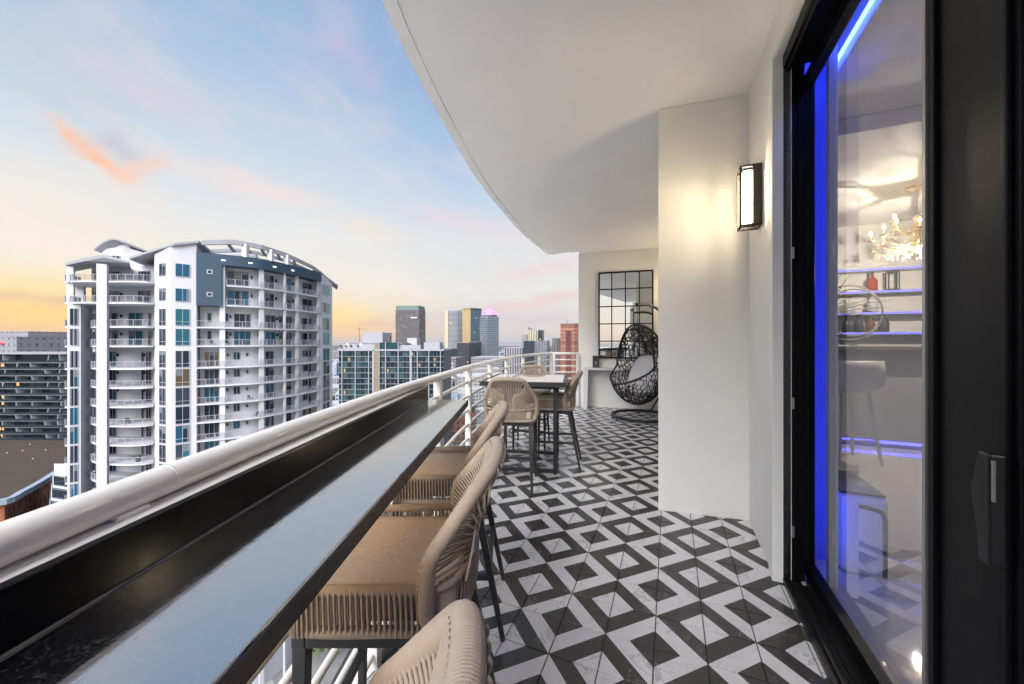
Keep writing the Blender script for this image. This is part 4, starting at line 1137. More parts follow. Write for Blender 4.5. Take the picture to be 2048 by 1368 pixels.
for k, (z1, z0) in enumerate(s4rows):
    window(S4, 351, 379.5, z0, z1, s4g[k], 1, sill=k > 1)
    window(S3, 319.5, 332, z0 if k > 1 else z0+.1, z1, [1,3,1,1,1,3,1,3,1,1,2,1,1,1][k], 1, sill=k > 1)
# --- S1 pier on the left
a1 = Vector(ptx(134.5,59.0)); b1 = a1+Vector((.84,.55))*1.45; c1 = b1+Vector((-.55,.84))*4.8; d1 = a1+Vector((-.55,.84))*4.8
m = MB(); m.prism([tuple(a1), tuple(b1), tuple(c1), tuple(d1)], GZ, 7.45); tb_(m, 'wall', TWH)
S1 = Face(tuple(a1), tuple(b1))
for k in range(12):
    z1, z0 = s4rows[k+2]; window(S1, .30, 1.18, z0, z1, [3,3,1,0,1,0,0,1,3,0,1,0][k], 1, px=False)
# balconies at far left edge, seen end-on
for k, z in enumerate(fz[:13]):
    m = MB(); q = a1+Vector((-.75,.3)); 
    m.prism([(q.x-.0, q.y), (q.x+.7, q.y-.1), (q.x+.5, q.y+2.4), (q.x-.3, q.y+2.4)], z-.25, z); tb_(m, 'balcony_slab', TWH)
    m = MB(); m.prism([(q.x-.02, q.y), (q.x+.06, q.y), (q.x-.22, q.y+2.4), (q.x-.3, q.y+2.4)], z+.1, z+1.05); tb_(m, 'balcony_rail', TGR)
# --- S2 recess with curved balconies
r0, r1 = Vector(ptx(183,65.0)), Vector(ptx(309,64.0))
S2 = Face(tuple(r0), tuple(r1))
m = MB(); m.prism([tuple(r0), tuple(r1), (r1.x-3, r1.y+9), (r0.x-3, r0.y+9)], GZ, 14.4); tb_(m, 'wall', TWH)
m = MB(); m.prism([ptx(308,64.0), ptx(309.5,60.7), (ptx(309.5,60.7)[0]+.5, 60.9), (ptx(308,64.0)[0]+.6, 64.2)], GZ, 15.0); tb_(m, 'wall', TWH)
front2 = catmull([(*ptx(177,62.3),0),(*ptx(186,60.6),0),(*ptx(205,59.6),0),(*ptx(235,59.1),0),(*ptx(265,59.1),0),(*ptx(290,59.5),0),(*ptx(307,60.3),0)], 5)
RAILM = mat('tower_rail_metal', (.27,.28,.32), .5)
def balcony(front, backp, z, rail_h=1.05, pick=.13, nm='balcony'):
    m = MB(); poly = [xy(p) for p in front]+[xy(p) for p in backp]; m.prism(poly, z-.22, z); sl = tb_(m, 'balcony_slab', TWH)
    m = MB(); F2 = [Vector((p.x, p.y, 0)) for p in front]
    for a, b in zip(F2, F2[1:]):
        m.bar(a+Vector((0,0,z+rail_h)), b+Vector((0,0,z+rail_h)), .06, .05); m.bar(a+Vector((0,0,z+.12)), b+Vector((0,0,z+.12)), .04, .04)
    for q in resample(F2, 1.25): m.box(q.x-.03, q.x+.03, q.y-.03, q.y+.03, z, z+rail_h)
    tb_(m, 'balcony_rail', MULL, parent=None)
    m = MB()
    for q in resample(F2, pick): 
        m.add([(q.x-.014,q.y,z+.1),(q.x+.014,q.y,z+.1),(q.x+.014,q.y,z+rail_h),(q.x-.014,q.y,z+rail_h)], [(0,1,2,3)])
        m.add([(q.x,q.y-.014,z+.1),(q.x,q.y+.014,z+.1),(q.x,q.y+.014,z+rail_h),(q.x,q.y-.014,z+rail_h)], [(0,1,2,3)])
    tb_(m, 'rail_pickets', RAILM, kind='stuff')
for k, z in enumerate(fz):
    if k < 2:
        fr2 = catmull([(*ptx(138,59.6),0),(*ptx(150,58.9),0),(*ptx(180,58.7),0),(*ptx(205,59.2),0),(*ptx(235,59.0),0),(*ptx(265,59.1),0),(*ptx(290,59.5),0),(*ptx(307,60.3),0)], 5)
        balcony(fr2, [Vector((r1.x, r1.y, 0)), Vector((r0.x, r0.y, 0)), Vector((*ptx(140,64.5), 0))], z)
    else: balcony(front2, [Vector((r1.x, r1.y, 0)), Vector((r0.x, r0.y, 0))], z)
    zz = z
    if k < 2: W = [(186,196,3,1),(213,222,1,1),(226,240,3,1),(277,301,1,3)]
    elif k < 4: W = [(185,198,3,1),(214,220,1,0),(225,236,3,0),(258,286,2,1),(297,303,1,0)]
    else: W = [(186,192,3,0),(220,233,[2,1,0,1][k % 4],1),(284,288,1,0),(293,303,1,1)]
    for a, b, g, mu in W: window(S2, a, b, z+.08, z+2.45, g, mu)
    for a in ((244,) if k < 4 else (237, 290)):
        m = MB(); s_ = S2.s_at(a); S2.box(m, s_-.09, s_+.09, .02, .25, z+1.75, z+2.2); tb_(m, 'wall_light', BLACKFR)
# columns
for pxa, Y_, wd, z1 in ((205.5,59.0,1.15,13.6),(141.5,59.8,.8,13.4)):
    x, y = ptx(pxa, Y_); m = MB(); m.prism(rect(x, y, wd, wd*.8, .55), GZ if pxa > 200 else 7.4, z1); tb_(m, 'column', TWH)
x, y = ptx(162, 63.5); m = MB(); m.prism(rect(x, y, .9, .8, .5), 7.4, 10.8); tb_(m, 'column', TWH)
# canopy over the left terrace
m = MB(); P = [ptx(131,59.3), ptx(170,58.4), ptx(207,58.2), ptx(258,58.9), ptx(262,64.2), ptx(180,66), ptx(135,66)]
m.prism(P, lambda i: [13.5,14.0,14.5,13.8,13.8,14.3,13.5][i], lambda i: [13.9,14.5,15.0,14.1,14.1,14.8,13.9][i]); tb_(m, 'canopy_roof', TGR)
# upper rear block with barrel roof
ub = [ptx(222,66.0), ptx(246,66.6), ptx(315,70.0), ptx(300,76), ptx(222,76)]
m = MB(); m.prism([ptx(198.5,65.6), ptx(246,66.6), ptx(322,69.5), ptx(312,76), ptx(205,76)], 13, lambda i: [17.5,18.4,17.0,17.0,17.4][i]); tb_(m, 'wall', TWH)
UF = Face(ptx(198.5,65.6), ptx(246,66.6)); 
for a, b in ((204,221),(224,241)): window(UF, a, b, 14.4, 16.6, 3, 1)
m = MB(); N = 12
A0, A1 = Vector((*ptx(188,65.0),0)), Vector((*ptx(247,66.2),0))
dirb = Vector((*ptx(320,70.0),0))-A1
vs = []
for i in range(N+1):
    t_ = i/N; q = A0.lerp(A1, t_)
    zz = 17.1+2.5*math.sin(math.pi*(.06+.64*t_)) 
    for dd_, th in ((0,0),(1,0)):
        e_ = q+dirb*dd_; zb_ = zz-(1.7*dd_)
        vs += [(e_.x, e_.y, zb_-.28), (e_.x, e_.y, zb_)]
fs = []
for i in range(N):
    a, b = i*4, (i+1)*4
    fs += [(a,b,b+1,a+1), (a+2,a+3,b+3,b+2), (a+1,b+1,b+3,a+3), (a,a+2,b+2,b)]
fs += [(0,1,3,2), (N*4,N*4+2,N*4+3,N*4+1)]
m.add(vs, fs); tb_(m, 'barrel_roof', TGR)
# gable infill beneath the barrel roof
m = MB(); vs = []; 
for i in range(N+1):
    t_ = i/N
    if t_ < .2: continue
    q = A0.lerp(A1, t_)+Vector((.1,.9,0)); vs.append((q.x, q.y, 16.9+2.5*math.sin(math.pi*(.06+.64*t_))))
lo = [(vs[-1][0], vs[-1][1], 13.5), (vs[0][0], vs[0][1], 13.5)]
V = vs+lo; n_ = len(V); V2 = V+[(x, y+.4, z) for x, y, z in V]
m.add(V2, [tuple(range(n_-1,-1,-1)), tuple(range(n_,2*n_))]+[(i, (i+1) % n_, n_+(i+1) % n_, n_+i) for i in range(n_)]); tb_(m, 'gable_wall', TWH)
# --- S5 curved main front
FR = [ptx(*q) for q in ((393,61.4),(444,63.0),(486,64.6),(525,66.6),(571,70.6),(598,73.6),(626,77.6),(641,80.4))]
frc5 = catmull([(x, y, 0) for x, y in FR], 5)
def offset(P, d):
    out = []
    for i, q in enumerate(P):
        tdir = (P[min(i+1, len(P)-1)]-P[max(i-1, 0)]).normalized(); out.append(q+Vector((-tdir.y, tdir.x, 0))*d)
    return out
rec = offset(frc5, 2.0)
m = MB(); poly = [xy(p) for p in rec]+[ptx(641,80.6), ptx(640.5,92), (rec[0].x-6, rec[0].y+26), (rec[0].x-4, rec[0].y+9)]
m.prism(poly, GZ, 14.4); tb_(m, 'wall', TWH)
class Curve:
    def __init__(s, P): s.fs = [Face(xy(a), xy(b)) for a, b in zip(P, P[1:])]
    def face(s, px):
        for f in s.fs:
            t_ = f.s_at(px)
            if -.01 <= t_ <= f.L+.01: return f
        return s.fs[-1]
RC = Curve([rec[i] for i in range(0, len(rec), 1)])
def rface(px0, px1):     # one flat chord for a window
    f0, f1 = RC.face(px0), RC.face(px1); a = f0.p(f0.s_at(px0), 0); b = f1.p(f1.s_at(px1), 0)
    return Face(xy(a), xy(b))
def win5(px0, px1, z0, z1, g, mu):
    f = rface(px0, px1); window(f, 0, f.L, z0, z1, g, mu, px=False)
part = lambda px0, px1: [p for p in frc5 if px0-.5 <= 1024+F*p.x/p.y <= px1+.5]
for k, z in enumerate(fz[:11]):
    seg = part(447, 641) if k < 2 else frc5
    sr = offset(seg, 2.05)
    balcony(seg, sr[::-1], z, pick=.16)
    if k < 2: W = [(455,497,[3,0][k],2),(522.5,524,1,0),(530,547,1,1),(573,583,[0,1][k],0),(594,596,1,0),(604,624,[0,3][k],1)]
    elif k < 4: W = [(415,423,1,0),(448,457,0,0),(468,501,[1,0][k-2],2),(530,551,[3,0][k-2],1),(557,583,1,3),(594,596,1,0),(603,614,1,0),(618,621,1,0)]
    else: W = [(409,438,[4,3,0,1,1,2,1][k-4],2),(522,524.5,1,0),(530,547,[1,1,0,1,3,1,0][k-4],1),(571.5,582,[0,1,1,3,1,2,1][k-4],0),(617,621,1,0)]
    for a, b, g, mu in W:
        win5(a, b, z+.08 if not (a in (415,448) and b < 460 and k > 1 and k < 4) else z+1.0, z+2.45 if k > 1 else z+2.7, g, mu)
    if k >= 4:
        win5(467, 480, z+1.15, z+2.4, [0,3,1,3,0,1,1][k-4], 1); win5(605, 615, z+1.15, z+2.4, [1,1,1,1,4,1,1][k-4], 1)
        LG = (454, 493, 589)
    else: LG = (502, 551, 585) if k < 2 else (460, 516, 553, 588)
    for a in LG:
        f = rface(a-.5, a+.8); m = MB(); f.box(m, 0, .2, .02, .25, z+1.7, z+2.2); tb_(m, 'wall_light', BLACKFR)
def col5(px, wd, z1, z0=GZ, off=.30):
    f = Curve(frc5).face(px); s_ = f.s_at(px); m = MB(); f.box(m, s_-wd/2, s_+wd/2, -off-.40, -off, z0, z1); tb_(m, 'column', TWH)
col5(444, .75, 14.3); col5(525, .7, 14.3); col5(571.5, .3, 14.3, off=.1); col5(598, .6, 14.3); col5(639, .6, 14.3, off=.1)
# navy panel and band
f = Face(FR[0], FR[1]); m = MB(); f.box(m, .0, f.L, -2.1, .22, 7.35, 16.1); tb_(m, 'navy_panel', TBL)
for z in (13.0, 9.25):
    m = MB(); s_ = f.s_at(420); f.box(m, s_-.38, s_+.38, .222, .26, z-.36, z+.36, 0); f.box(m, s_-.26, s_+.26, .262, .275, z-.24, z+.24, 1); tb_(m, 'vent', [MULL, WG[3]])
bandp = part(444, 641); m = MB(); ob = offset(bandp, -.22); ib = offset(bandp, 2.1)
m.prism([xy(p) for p in ob]+[xy(p) for p in ib[::-1]], 14.3, 16.1); tb_(m, 'navy_band', TBL)
m = MB(); fe = Curve(ob).fs[-1]; q0 = ob[-1]; m.prism([xy(ob[-2]), xy(ob[-1]), (ob[-1].x-.5, ob[-1].y+.1), (ob[-2].x-.5, ob[-2].y)], 7.4, 14.3); tb_(m, 'navy_end_panel', TGR)
SPOT = emat('small_spotlight', (1,1,1), .5)
for px_ in (447, 501, 549, 585):
    f = Curve(ob).face(px_); s_ = f.s_at(px_); m = MB(); f.box(m, s_-.28, s_+.28, .02, .12, 15.0, 15.16); tb_(m, 'spotlight', SPOT)
# --- S6 right end wall
S6 = Face(ptx(641,80.4), ptx(664.5,86.5))
m = MB(); bk6 = Vector((-10, 4)); m.prism([ptx(641,80.4), ptx(664.5,86.5), (ptx(664.5,86.5)[0]-9, 89), (ptx(641,80.4)[0]-9, 84)], GZ, lambda i: [16.4,14.9,14.9,16.4][i]); tb_(m, 'wall', TWH)
for k in range(11):
    z1, z0 = s4rows[k]; window(S6, 645.5, 658.5, z0, z1, [5,5,5,5,2,1,1,1,1,2,1][k], 1)
# --- roof: solid curved slab over the left part, trellis arch over the balconies
def arch_z(px):
    T_ = [(258,15.2),(300,16.1),(345,17.0),(405,18.1),(470,18.8),(520,18.6),(570,18.2),(625,17.2),(645,16.4),(674,15.0)]
    for (a, za), (b, zb_) in zip(T_, T_[1:]):
        if px <= b: t_ = (px-a)/(b-a); return za+(zb_-za)*t_
    return T_[-1][1]
def strip(name, pts, thick, depth, mt, over=0):
    """pts: plan points with z; a beam of given depth going back"""
    m = MB(); vs = []
    dv = Vector((-.45,.89,0))*depth
    for q in pts: vs += [q, q+Vector((0,0,-thick)), q+dv+Vector((0,0,-thick)), q+dv]
    fs = []
    for i in range(len(pts)-1):
        a, b = i*4, (i+1)*4
        for k in range(4): fs.append((a+k, a+(k+1) % 4, b+(k+1) % 4, b+k))
    e_ = (len(pts)-1)*4; fs += [(0,3,2,1), (e_,e_+1,e_+2,e_+3)]
    m.add(vs, fs); return tb_(m, name, mt)
Ys = lambda px: 60.2 if px < 300 else (60.2+(px-300)*.0 if px < 345 else (59.6+(px-345)/48*1.2 if px < 393 else None))
def rp(px, fwd=.5):
    if px < 393:
        Y_ = 61.0-(px-258)/87*1.8 if px < 345 else 59.2+(px-345)/48*1.9
    else:
        Y_ = None
        for (x0_, y0_), (x1_, y1_) in zip(FR, FR[1:]):
            f = Face((x0_, y0_), (x1_, y1_)); s_ = f.s_at(px)
            if -.01 <= s_ <= f.L+.01: Y_ = f.p(s_, 0).y-.3; break
        if Y_ is None: Y_ = 80.4+(px-641)/24*6
    x_, y_ = ptx(px, Y_); return Vector((x_, y_, arch_z(px)))
strip('roof_slab', [rp(px) for px in range(258, 408, 10)], .35, 9, TGR)
strip('roof_slab', [rp(px) for px in (625,632,640,648,656,664,672,676)], .4, 6, TGR)
strip('arch_beam', [rp(px) for px in range(403, 636, 8)], .75, .5, TGR)
rear = [rp(px)+Vector((-.45,.89,0))*5.5+Vector((0,0,-.3)) for px in range(403, 636, 8)]
strip('arch_beam', rear, .6, .5, TGR)
for px_ in (452, 487, 520, 553, 586):
    a = rp(px_); m = MB(); m.bar(a+Vector((-.1,.3,-.35)), a+Vector((-.45,.89,0))*5.6+Vector((0,0,-.6)), .4, .35); tb_(m, 'arch_crossbeam', TGR)
for px_ in (487, 538, 571):
    a = rp(px_); m = MB(); m.box(a.x-.42, a.x+.42, a.y+.1, a.y+.8, 16.0, a.z-.4); tb_(m, 'arch_post', TWH)
m = MB(); P = rect(ptx(450,70)[0], 71, 9, 5, .5); m.prism(P, 14.4, 18.2); tb_(m, 'roof_plant_room', TWH)
m = MB(); P = rect(ptx(500,75)[0], 76, 9, 5, .5); m.prism(P, 14.4, 17.6); tb_(m, 'roof_plant_room', TWH)
# furniture glimpsed on the tower's balconies
FUR = mat('dark_balcony_furniture', (.05,.05,.055), .7); PLANT = mat('balcony_plant_leaf', (.05,.09,.035), .7)
def small_chair(p, rz, lab):
    t = empty('balcony_chair', p, rz, label=lab, cat='chair', group='chairs on the balconies of the white tower')
    m = MB(); m.box(-.28,.28,-.28,.28,.38,.46); m.box(-.28,.28,.22,.28,.46,.95); m.build('seat', FUR, t)
    m = MB()
    for x in (-.25,.25):
        for y in (-.25,.25): m.box(x-.03,x+.03,y-.03,y+.03,0,.38)
    m.build('legs', FUR, t)
def small_plant(p, lab, s=1):
    t = empty('potted_plant', p, 0, label=lab, cat='plant', group='potted plants on the balconies of the white tower')
    MB().lathe([(0,0),(.2*s,0),(.26*s,.4*s),(0,.4*s)], n=10).build('pot', FUR, t)
    m = MB(); rr = random.Random(int(p[0]*10))
    for k in range(46):
        d = Vector((rr.gauss(0,1), rr.gauss(0,1), abs(rr.gauss(0,1))+.2)).normalized(); c = Vector((0,0,.45*s))+d*rr.uniform(.2,.62)*s
        u = d.orthogonal().normalized()*.12*s; v = d.cross(u); m.add([c-u, c-v, c+u, c+v+d*.1], [(0,1,2,3)])
    m.build('leaves', PLANT, t)
rec_off = offset(frc5, .9)
fl = lambda i, z: (rec_off[i].x, rec_off[i].y, z+.001)
for i, k, what in ((3,3,'c'),(6,3,'c'),(16,3,'c'),(30,3,'c'),(11,3,'p'),(20,3,'p'),(26,5,'c'),(12,6,'c'),(14,7,'c'),(25,4,'p'),(16,8,'c'),(18,6,'p')):
    z = fz[k]
    fln = {3:'fourth balcony row',4:'fifth balcony row',5:'sixth balcony row',6:'seventh balcony row',7:'eighth balcony row',8:'ninth balcony row'}[k]
    plc = 'left part' if i < 10 else ('middle' if i < 20 else 'right part')
    if what == 'c': small_chair(fl(i, z), rw.uniform(0,6), f'dark chair on the {fln} of the white tower, {plc}' if (i,k) not in ((3,3),(6,3)) else ('dark chair at the left end of the fourth balcony row' if i == 3 else 'second dark chair from the left on the fourth balcony row'))
    else: small_plant(fl(i, z), f'potted plant on the {fln} of the white tower, {plc}', .9)
pp = front2[18]; small_plant((pp.x+.4, pp.y+1.4, fz[9]+.001), 'bushy plant on a left corner balcony low on the white tower', 1.3)
pp = front2[15]; small_chair((pp.x, pp.y+1.5, fz[7]+.001), 1, 'dark chair on a left corner balcony of the white tower')

# ------------------------------------------------------------------ dark curved block at the left
DS = mat('pale_slab_edge', (.15,.165,.19), .8); DG = [winglass('dark_glass_a', (.02,.035,.045), .1, .4), winglass('dark_glass_b', (.022,.038,.045), .1, .4), winglass('dark_glass_c', (.05,.08,.09), .1, .4)]
LITW = mat('lit_room_glow', (.12,.10,.07), .2, emit=(1.0,.62,.24), estr=.16, var=.7, vscale=.9)
dk = empty('terraced_apartment_block', (-238, 180, GZ), label='dark glass apartment block with pale slab lines and slanted fins at the left edge', cat='building')
def rel(m, ox, oy): m.v = [(x-ox, y-oy, z-GZ) for x, y, z in m.v]; return m
def dkp(m, name, mats, kind=None): return rel(m, -238, 180).build(name, mats, dk, kind=kind)
Xl, Xr = -290, -214.6
fs_ = [-5.0] + [-8.5-3.1*k for k in range(16)]
tops_ = [-4.0] + fs_[:]
m = MB(); m.prism([(Xl,183.2),(Xr,183.2),(Xr,205),(Xl,205)], GZ, -4.6); dkp(m, 'wall', DS)
m = MB(); m.prism([(Xl,178.6),(Xr+.5,178.9),(Xr+.5,206),(Xl,206)], -4.6, -4.0); dkp(m, 'roof', mat('pale_roof_edge', (.25,.25,.28), .8))
rd = random.Random(5)
zt_ = -4.6
for k in range(16):
    zb_ = (-8.6 if k == 0 else -8.6-3.12*k)
    m = MB(); sh = .8*math.sin(k*1.7); m.prism([(Xl,179.4),(Xr,179.4+.02*k),(Xr,183.2),(Xl,183.2)], zb_-.28, zb_); dkp(m, 'floor_slab', DS)
    m = MB(); m.prism([(Xl,179.45),(Xr,179.45),(Xr,179.5),(Xl,179.5)], zb_, zb_+.95); dkp(m, 'glass_balustrade', DG[1])
    x = Xl+3*rd.random(); j = 0
    fins = [-261+8.0*(k % 2)+rd.uniform(-.6,.6), -245.5+6.5*(k % 2)+rd.uniform(-.5,.5), -231.5+7*((k+1) % 2)+rd.uniform(-.5,.5), -218.5+rd.uniform(-1,1)]
    for xf in fins:
        m = MB(); s_ = rd.choice((-1.6,1.6,0))
        m.hexa([(xf,179.5,zb_),(xf+.5,179.5,zb_),(xf+.5+.8,183,zb_),(xf+.8,183,zb_),(xf+s_*.4,179.5,zt_-.38 if k else zt_),(xf+.5+s_*.4,179.5,zt_-.38 if k else zt_),(xf+1.3,183,zt_-.38 if k else zt_),(xf+.8,183,zt_-.38 if k else zt_)])
        dkp(m, 'slanted_fin', DS)
    x = -272
    while x < Xr-.4:
        w_ = rd.uniform(2.6,4.2); x1_ = min(x+w_, Xr)
        lit = ((k == 1 and -254 < x < -242) or (k == 4 and -254 < x < -240 and rd.random() < .5) or (k == 6 and -256 < x < -244) or (k == 7 and -252 < x < -246) or (k in (11,12,13) and -256 < x < -250) or (k == 14 and -244 < x < -226 and rd.random() < .5) or (k in (13,14) and x < -262 and rd.random() < .7))
        m = MB(); m.box(x+.06, x1_-.06, 183.0, 183.15, zb_+.05, zt_-.4); dkp(m, 'window', DG[rd.randrange(3)])
        if lit and rd.random() < .8:
            m = MB(); c1_ = x+.06+rd.uniform(.1,.8); m.box(c1_, min(c1_+rd.uniform(.6,1.6), x1_-.1), 182.93, 182.99, zb_+.9, zt_-.7); dkp(m, 'lit_window', LITW)
        x = x1_
    zt_ = zb_
# podium, rust coloured screen wall
pod = empty('rust_screened_podium', (-130, 115, GZ), label='low podium with a brown planted roof above a rust coloured slotted facade', cat='building')
RUST = mat('rust_screen', (.27,.085,.038), .7, var=.35, vscale=.25); SOIL = mat('brown_planted_roof', (.040,.028,.018), .95, var=.5, vscale=.15)
edge = catmull([(*ptx(-120,108),0),(*ptx(0,109),0),(*ptx(40,115),0),(*ptx(80,124),0),(*ptx(112,134),0),(*ptx(132,142),0)], 6)
ZP = -45.2
m = MB(); m.prism([xy(p) for p in edge]+[ptx(133,176), ptx(-120,176)], ZP-.5, ZP); rel(m, -130, 115).build('roof', SOIL, pod)
m = MB(); oe = offset(edge, -1.2); m.prism([xy(p) for p in oe]+[xy(p) for p in offset(edge, .4)][::-1], ZP-1.1, ZP+.5); rel(m, -130, 115).build('roof_edge', mat('pale_blue_roof_edge', (.24,.29,.36), .6), pod)
ie = offset(edge, 1.0); m = MB(); m.prism([xy(p) for p in ie[:24]]+[(ie[23].x, 174), (ie[0].x, 174)], GZ, ZP-.6); rel(m, -130, 115).build('screen_wall', RUST, pod)
m = MB(); C_ = Curve(ie)
rr_ = resample(ie[:24], 1.7); DK = mat('dark_screen_slot', (.02,.012,.01), .8)
for q, q2 in zip(rr_, rr_[1:]):
    for z in (-49, -53, -57.5):
        f = Face(xy(q), xy(q2)); s0 = rd.uniform(0,.8); m2 = z+rd.uniform(-.8,.8); m_ = MB(); f.box(m_, s0, s0+.5, .0, .06, m2-1.3, m2+1.2); rel(m_, -130, 115).build('screen_slot', DK, pod)
for k in range(6):
    a = ptx(rd.uniform(0,120), rd.uniform(135,170)); t_ = MB(); t_.lathe([(0,0),(.18,.0),(.18,.3),(0,.31)], n=6)
    t_.build('roof_lamp', LITW, None, label=['tiny warm lamp on the brown podium roof, first from the left', 'tiny warm lamp in the middle of the brown podium roof', 'tiny warm lamp on the brown podium roof nearest the rust screen', 'tiny warm lamp on the brown podium roof nearest the dark block', 'tiny warm lamp on the brown podium roof nearest the white tower', 'tiny warm lamp on the brown podium roof beside its pale edge'][k], cat='lamp', group='lamps on the podium roof').location = (a[0], a[1], ZP)
lo_ = empty('white_terrace_building', ptx(118,112)+(GZ,), label='low building with white terraces between the rust podium and the white tower', cat='building')
ox, oy = ptx(118,112)
for k, z in enumerate((-40.5,-43.6,-46.8,-50,-53.4,-57)):
    m = MB(); m.prism([ptx(108-k*3,118-k*2), ptx(140,116-k*2), ptx(142,128), ptx(108-k*3,128)], z-.4, z); rel(m, ox, oy).build('terrace_slab', TWH, lo_)
    if k: 
        m = MB(); m.prism([ptx(110-k*3,119-k*2), ptx(140,117-k*2), ptx(141,127), ptx(110-k*3,127)], z, z+2.7); rel(m, ox, oy).build('glazing', DG[1] if k % 2 else WG[3], lo_)

# ------------------------------------------------------------------ teal glass mid-rise
gb = empty('glass_apartment_block', (-70, 205, GZ), label='wide teal glass apartment block with white mullions behind the railing', cat='building')
def gp(m, name, mats): return rel(m, -70, 205).build(name, mats, gb)
GBY = 205.0; gx = lambda px: (px-1024)/F*GBY
GW = mat('glass_block_white_frame', (.27,.28,.32), .7); GD = mat('glass_block_core', (.10,.11,.12), .8); TAN = mat('tan_stone_strip', (.20,.155,.10), .8, var=.3, vscale=.4)
TG = [winglass('teal_glass_a', (.03,.085,.105), .1, .6), winglass('teal_glass_b', (.018,.042,.056), .1, .6), winglass('teal_glass_c', (.055,.13,.15), .12, .5), winglass('teal_glass_d', (.06,.10,.095), .2, .3), winglass('teal_glass_e', (.02,.03,.04), .1, .4)]
LITG = mat('lit_apartment_glow', (.06,.06,.05), .2, metal=.3, emit=(1.0,.66,.30), estr=.10, var=.7, vscale=1.4)
m = MB(); m.box(gx(677), gx(887), GBY+.5, GBY+26, GZ, -3.2); gp(m, 'wall', GD)
m = MB(); m.box(gx(676), gx(888), GBY-.5, GBY+27, -3.6, -2.7); gp(m, 'cornice', GW)
ztop = -3.7; fh = 3.02; rows = 15
bays = [(677,684),(686,694),(695,703),(704,710.5),(712,720),(721,729),(730,737),(739,744),(745,749),(758,764),(765,771.5),(773,780),(781,788),(789,796),(798,805),(806,813),(814,819),(823,828),(829,834),(836,843),(844,851),(852,857),(859,866),(867,873),(874,880),(882,887)]
lits = {(1,2),(3,1),(7,1),(0,17),(2,23),(2,19),(3,11),(6,16),(1,23)}
gm = {}
nw = 0
for r_ in range(rows):
    for c_, (a, b) in enumerate(bays):
        g = TG[rd.choices(range(5), (3,3,2,2,2) if 9 < c_ < 17 or c_ < 8 else (2,4,1,1,3))[0]]
        lit_ = (r_, c_) in lits
        m = MB(); dpt = .0 if (c_ % 3) else .35
        m.box(gx(a)+.08, gx(b)-.08, GBY+dpt, GBY+dpt+.12, ztop-fh*(r_+1)+.28, ztop-fh*r_-.06)
        if nw < 300: gp(m, 'window', g)
        if lit_:
            m = MB(); w_ = gx(b)-gx(a); m.box(gx(a)+w_*.2, gx(a)+w_*.62, GBY+dpt-.06, GBY+dpt-.01, ztop-fh*(r_+1)+.5, ztop-fh*r_-.7); gp(m, 'lit_window', LITG)
        nw += 1
    m = MB(); m.box(gx(676.5), gx(887.5), GBY-.15-(.25 if r_ % 2 else 0), GBY+.6, ztop-fh*(r_+1)-.02, ztop-fh*(r_+1)+.18); gp(m, 'floor_band', GW)
for px_ in (684.8,711.3,738,759,771.8,797,820.5,835,858,881.2): 
    m = MB(); m.box(gx(px_)-.22, gx(px_)+.22, GBY-.7, GBY+.5, GZ, -2.7 if not 755 < px_ < 800 else 1.2); gp(m, 'white_mullion', GW)
m = MB(); m.box(gx(749.5), gx(757.5), GBY-.45, GBY+.5, GZ, 1.0); gp(m, 'stone_strip', TAN)
m = MB(); m.box(gx(745), gx(749), GBY-.5, GBY+.5, GZ, -3.2); gp(m, 'balcony_stack', GW)
m = MB(); m.box(gx(820), gx(824), GBY-.6, GBY+.5, GZ, -2.2); gp(m, 'balcony_stack', GW)
m = MB(); m.box(gx(760), gx(797), GBY+.4, GBY+.8, -2.7, 1.0); gp(m, 'upper_glazing', TG[0])
m = MB(); m.box(gx(684), gx(752), GBY+1.5, GBY+20, -2.7, .6); gp(m, 'roof_parapet', GW)
m = MB(); m.box(gx(678), gx(800), GBY+1.2, GBY+20, .6, 1.0); gp(m, 'roof_parapet', GW)
m = MB(); m.box(gx(720), gx(760), GBY+4, GBY+16, 1.0, 6.7); gp(m, 'roof_plant_room', GW)
m = MB(); m.box(gx(846), gx(878), GBY+2, GBY+12, -2.7, 1.1); gp(m, 'roof_plant_room', GW)
m = MB(); m.box(gx(806), gx(826), GBY+8, GBY+16, -2.7, 3.6); gp(m, 'roof_plant_room', ROOFW)
m = MB(); m.box(gx(797), gx(840), GBY+1, GBY+18, -2.7, -.4); gp(m, 'roof_parapet', GW)
for px_ in (680,690,700,714):
    m = MB(); m.lathe([(0,0),(.5,0),(.5,.9),(0,.95)], c=(gx(px_), GBY+.9, -1.2), n=8); gp(m, 'roof_fan', METAL)
rl = emat('rooftop_floodlight', (.9,.95,1.0), 1)
for px_ in (692,719): m = MB(); m.box(gx(px_)-.4, gx(px_)+.4, GBY+1.0, GBY+1.3, -.4, .2); gp(m, 'floodlight', rl)
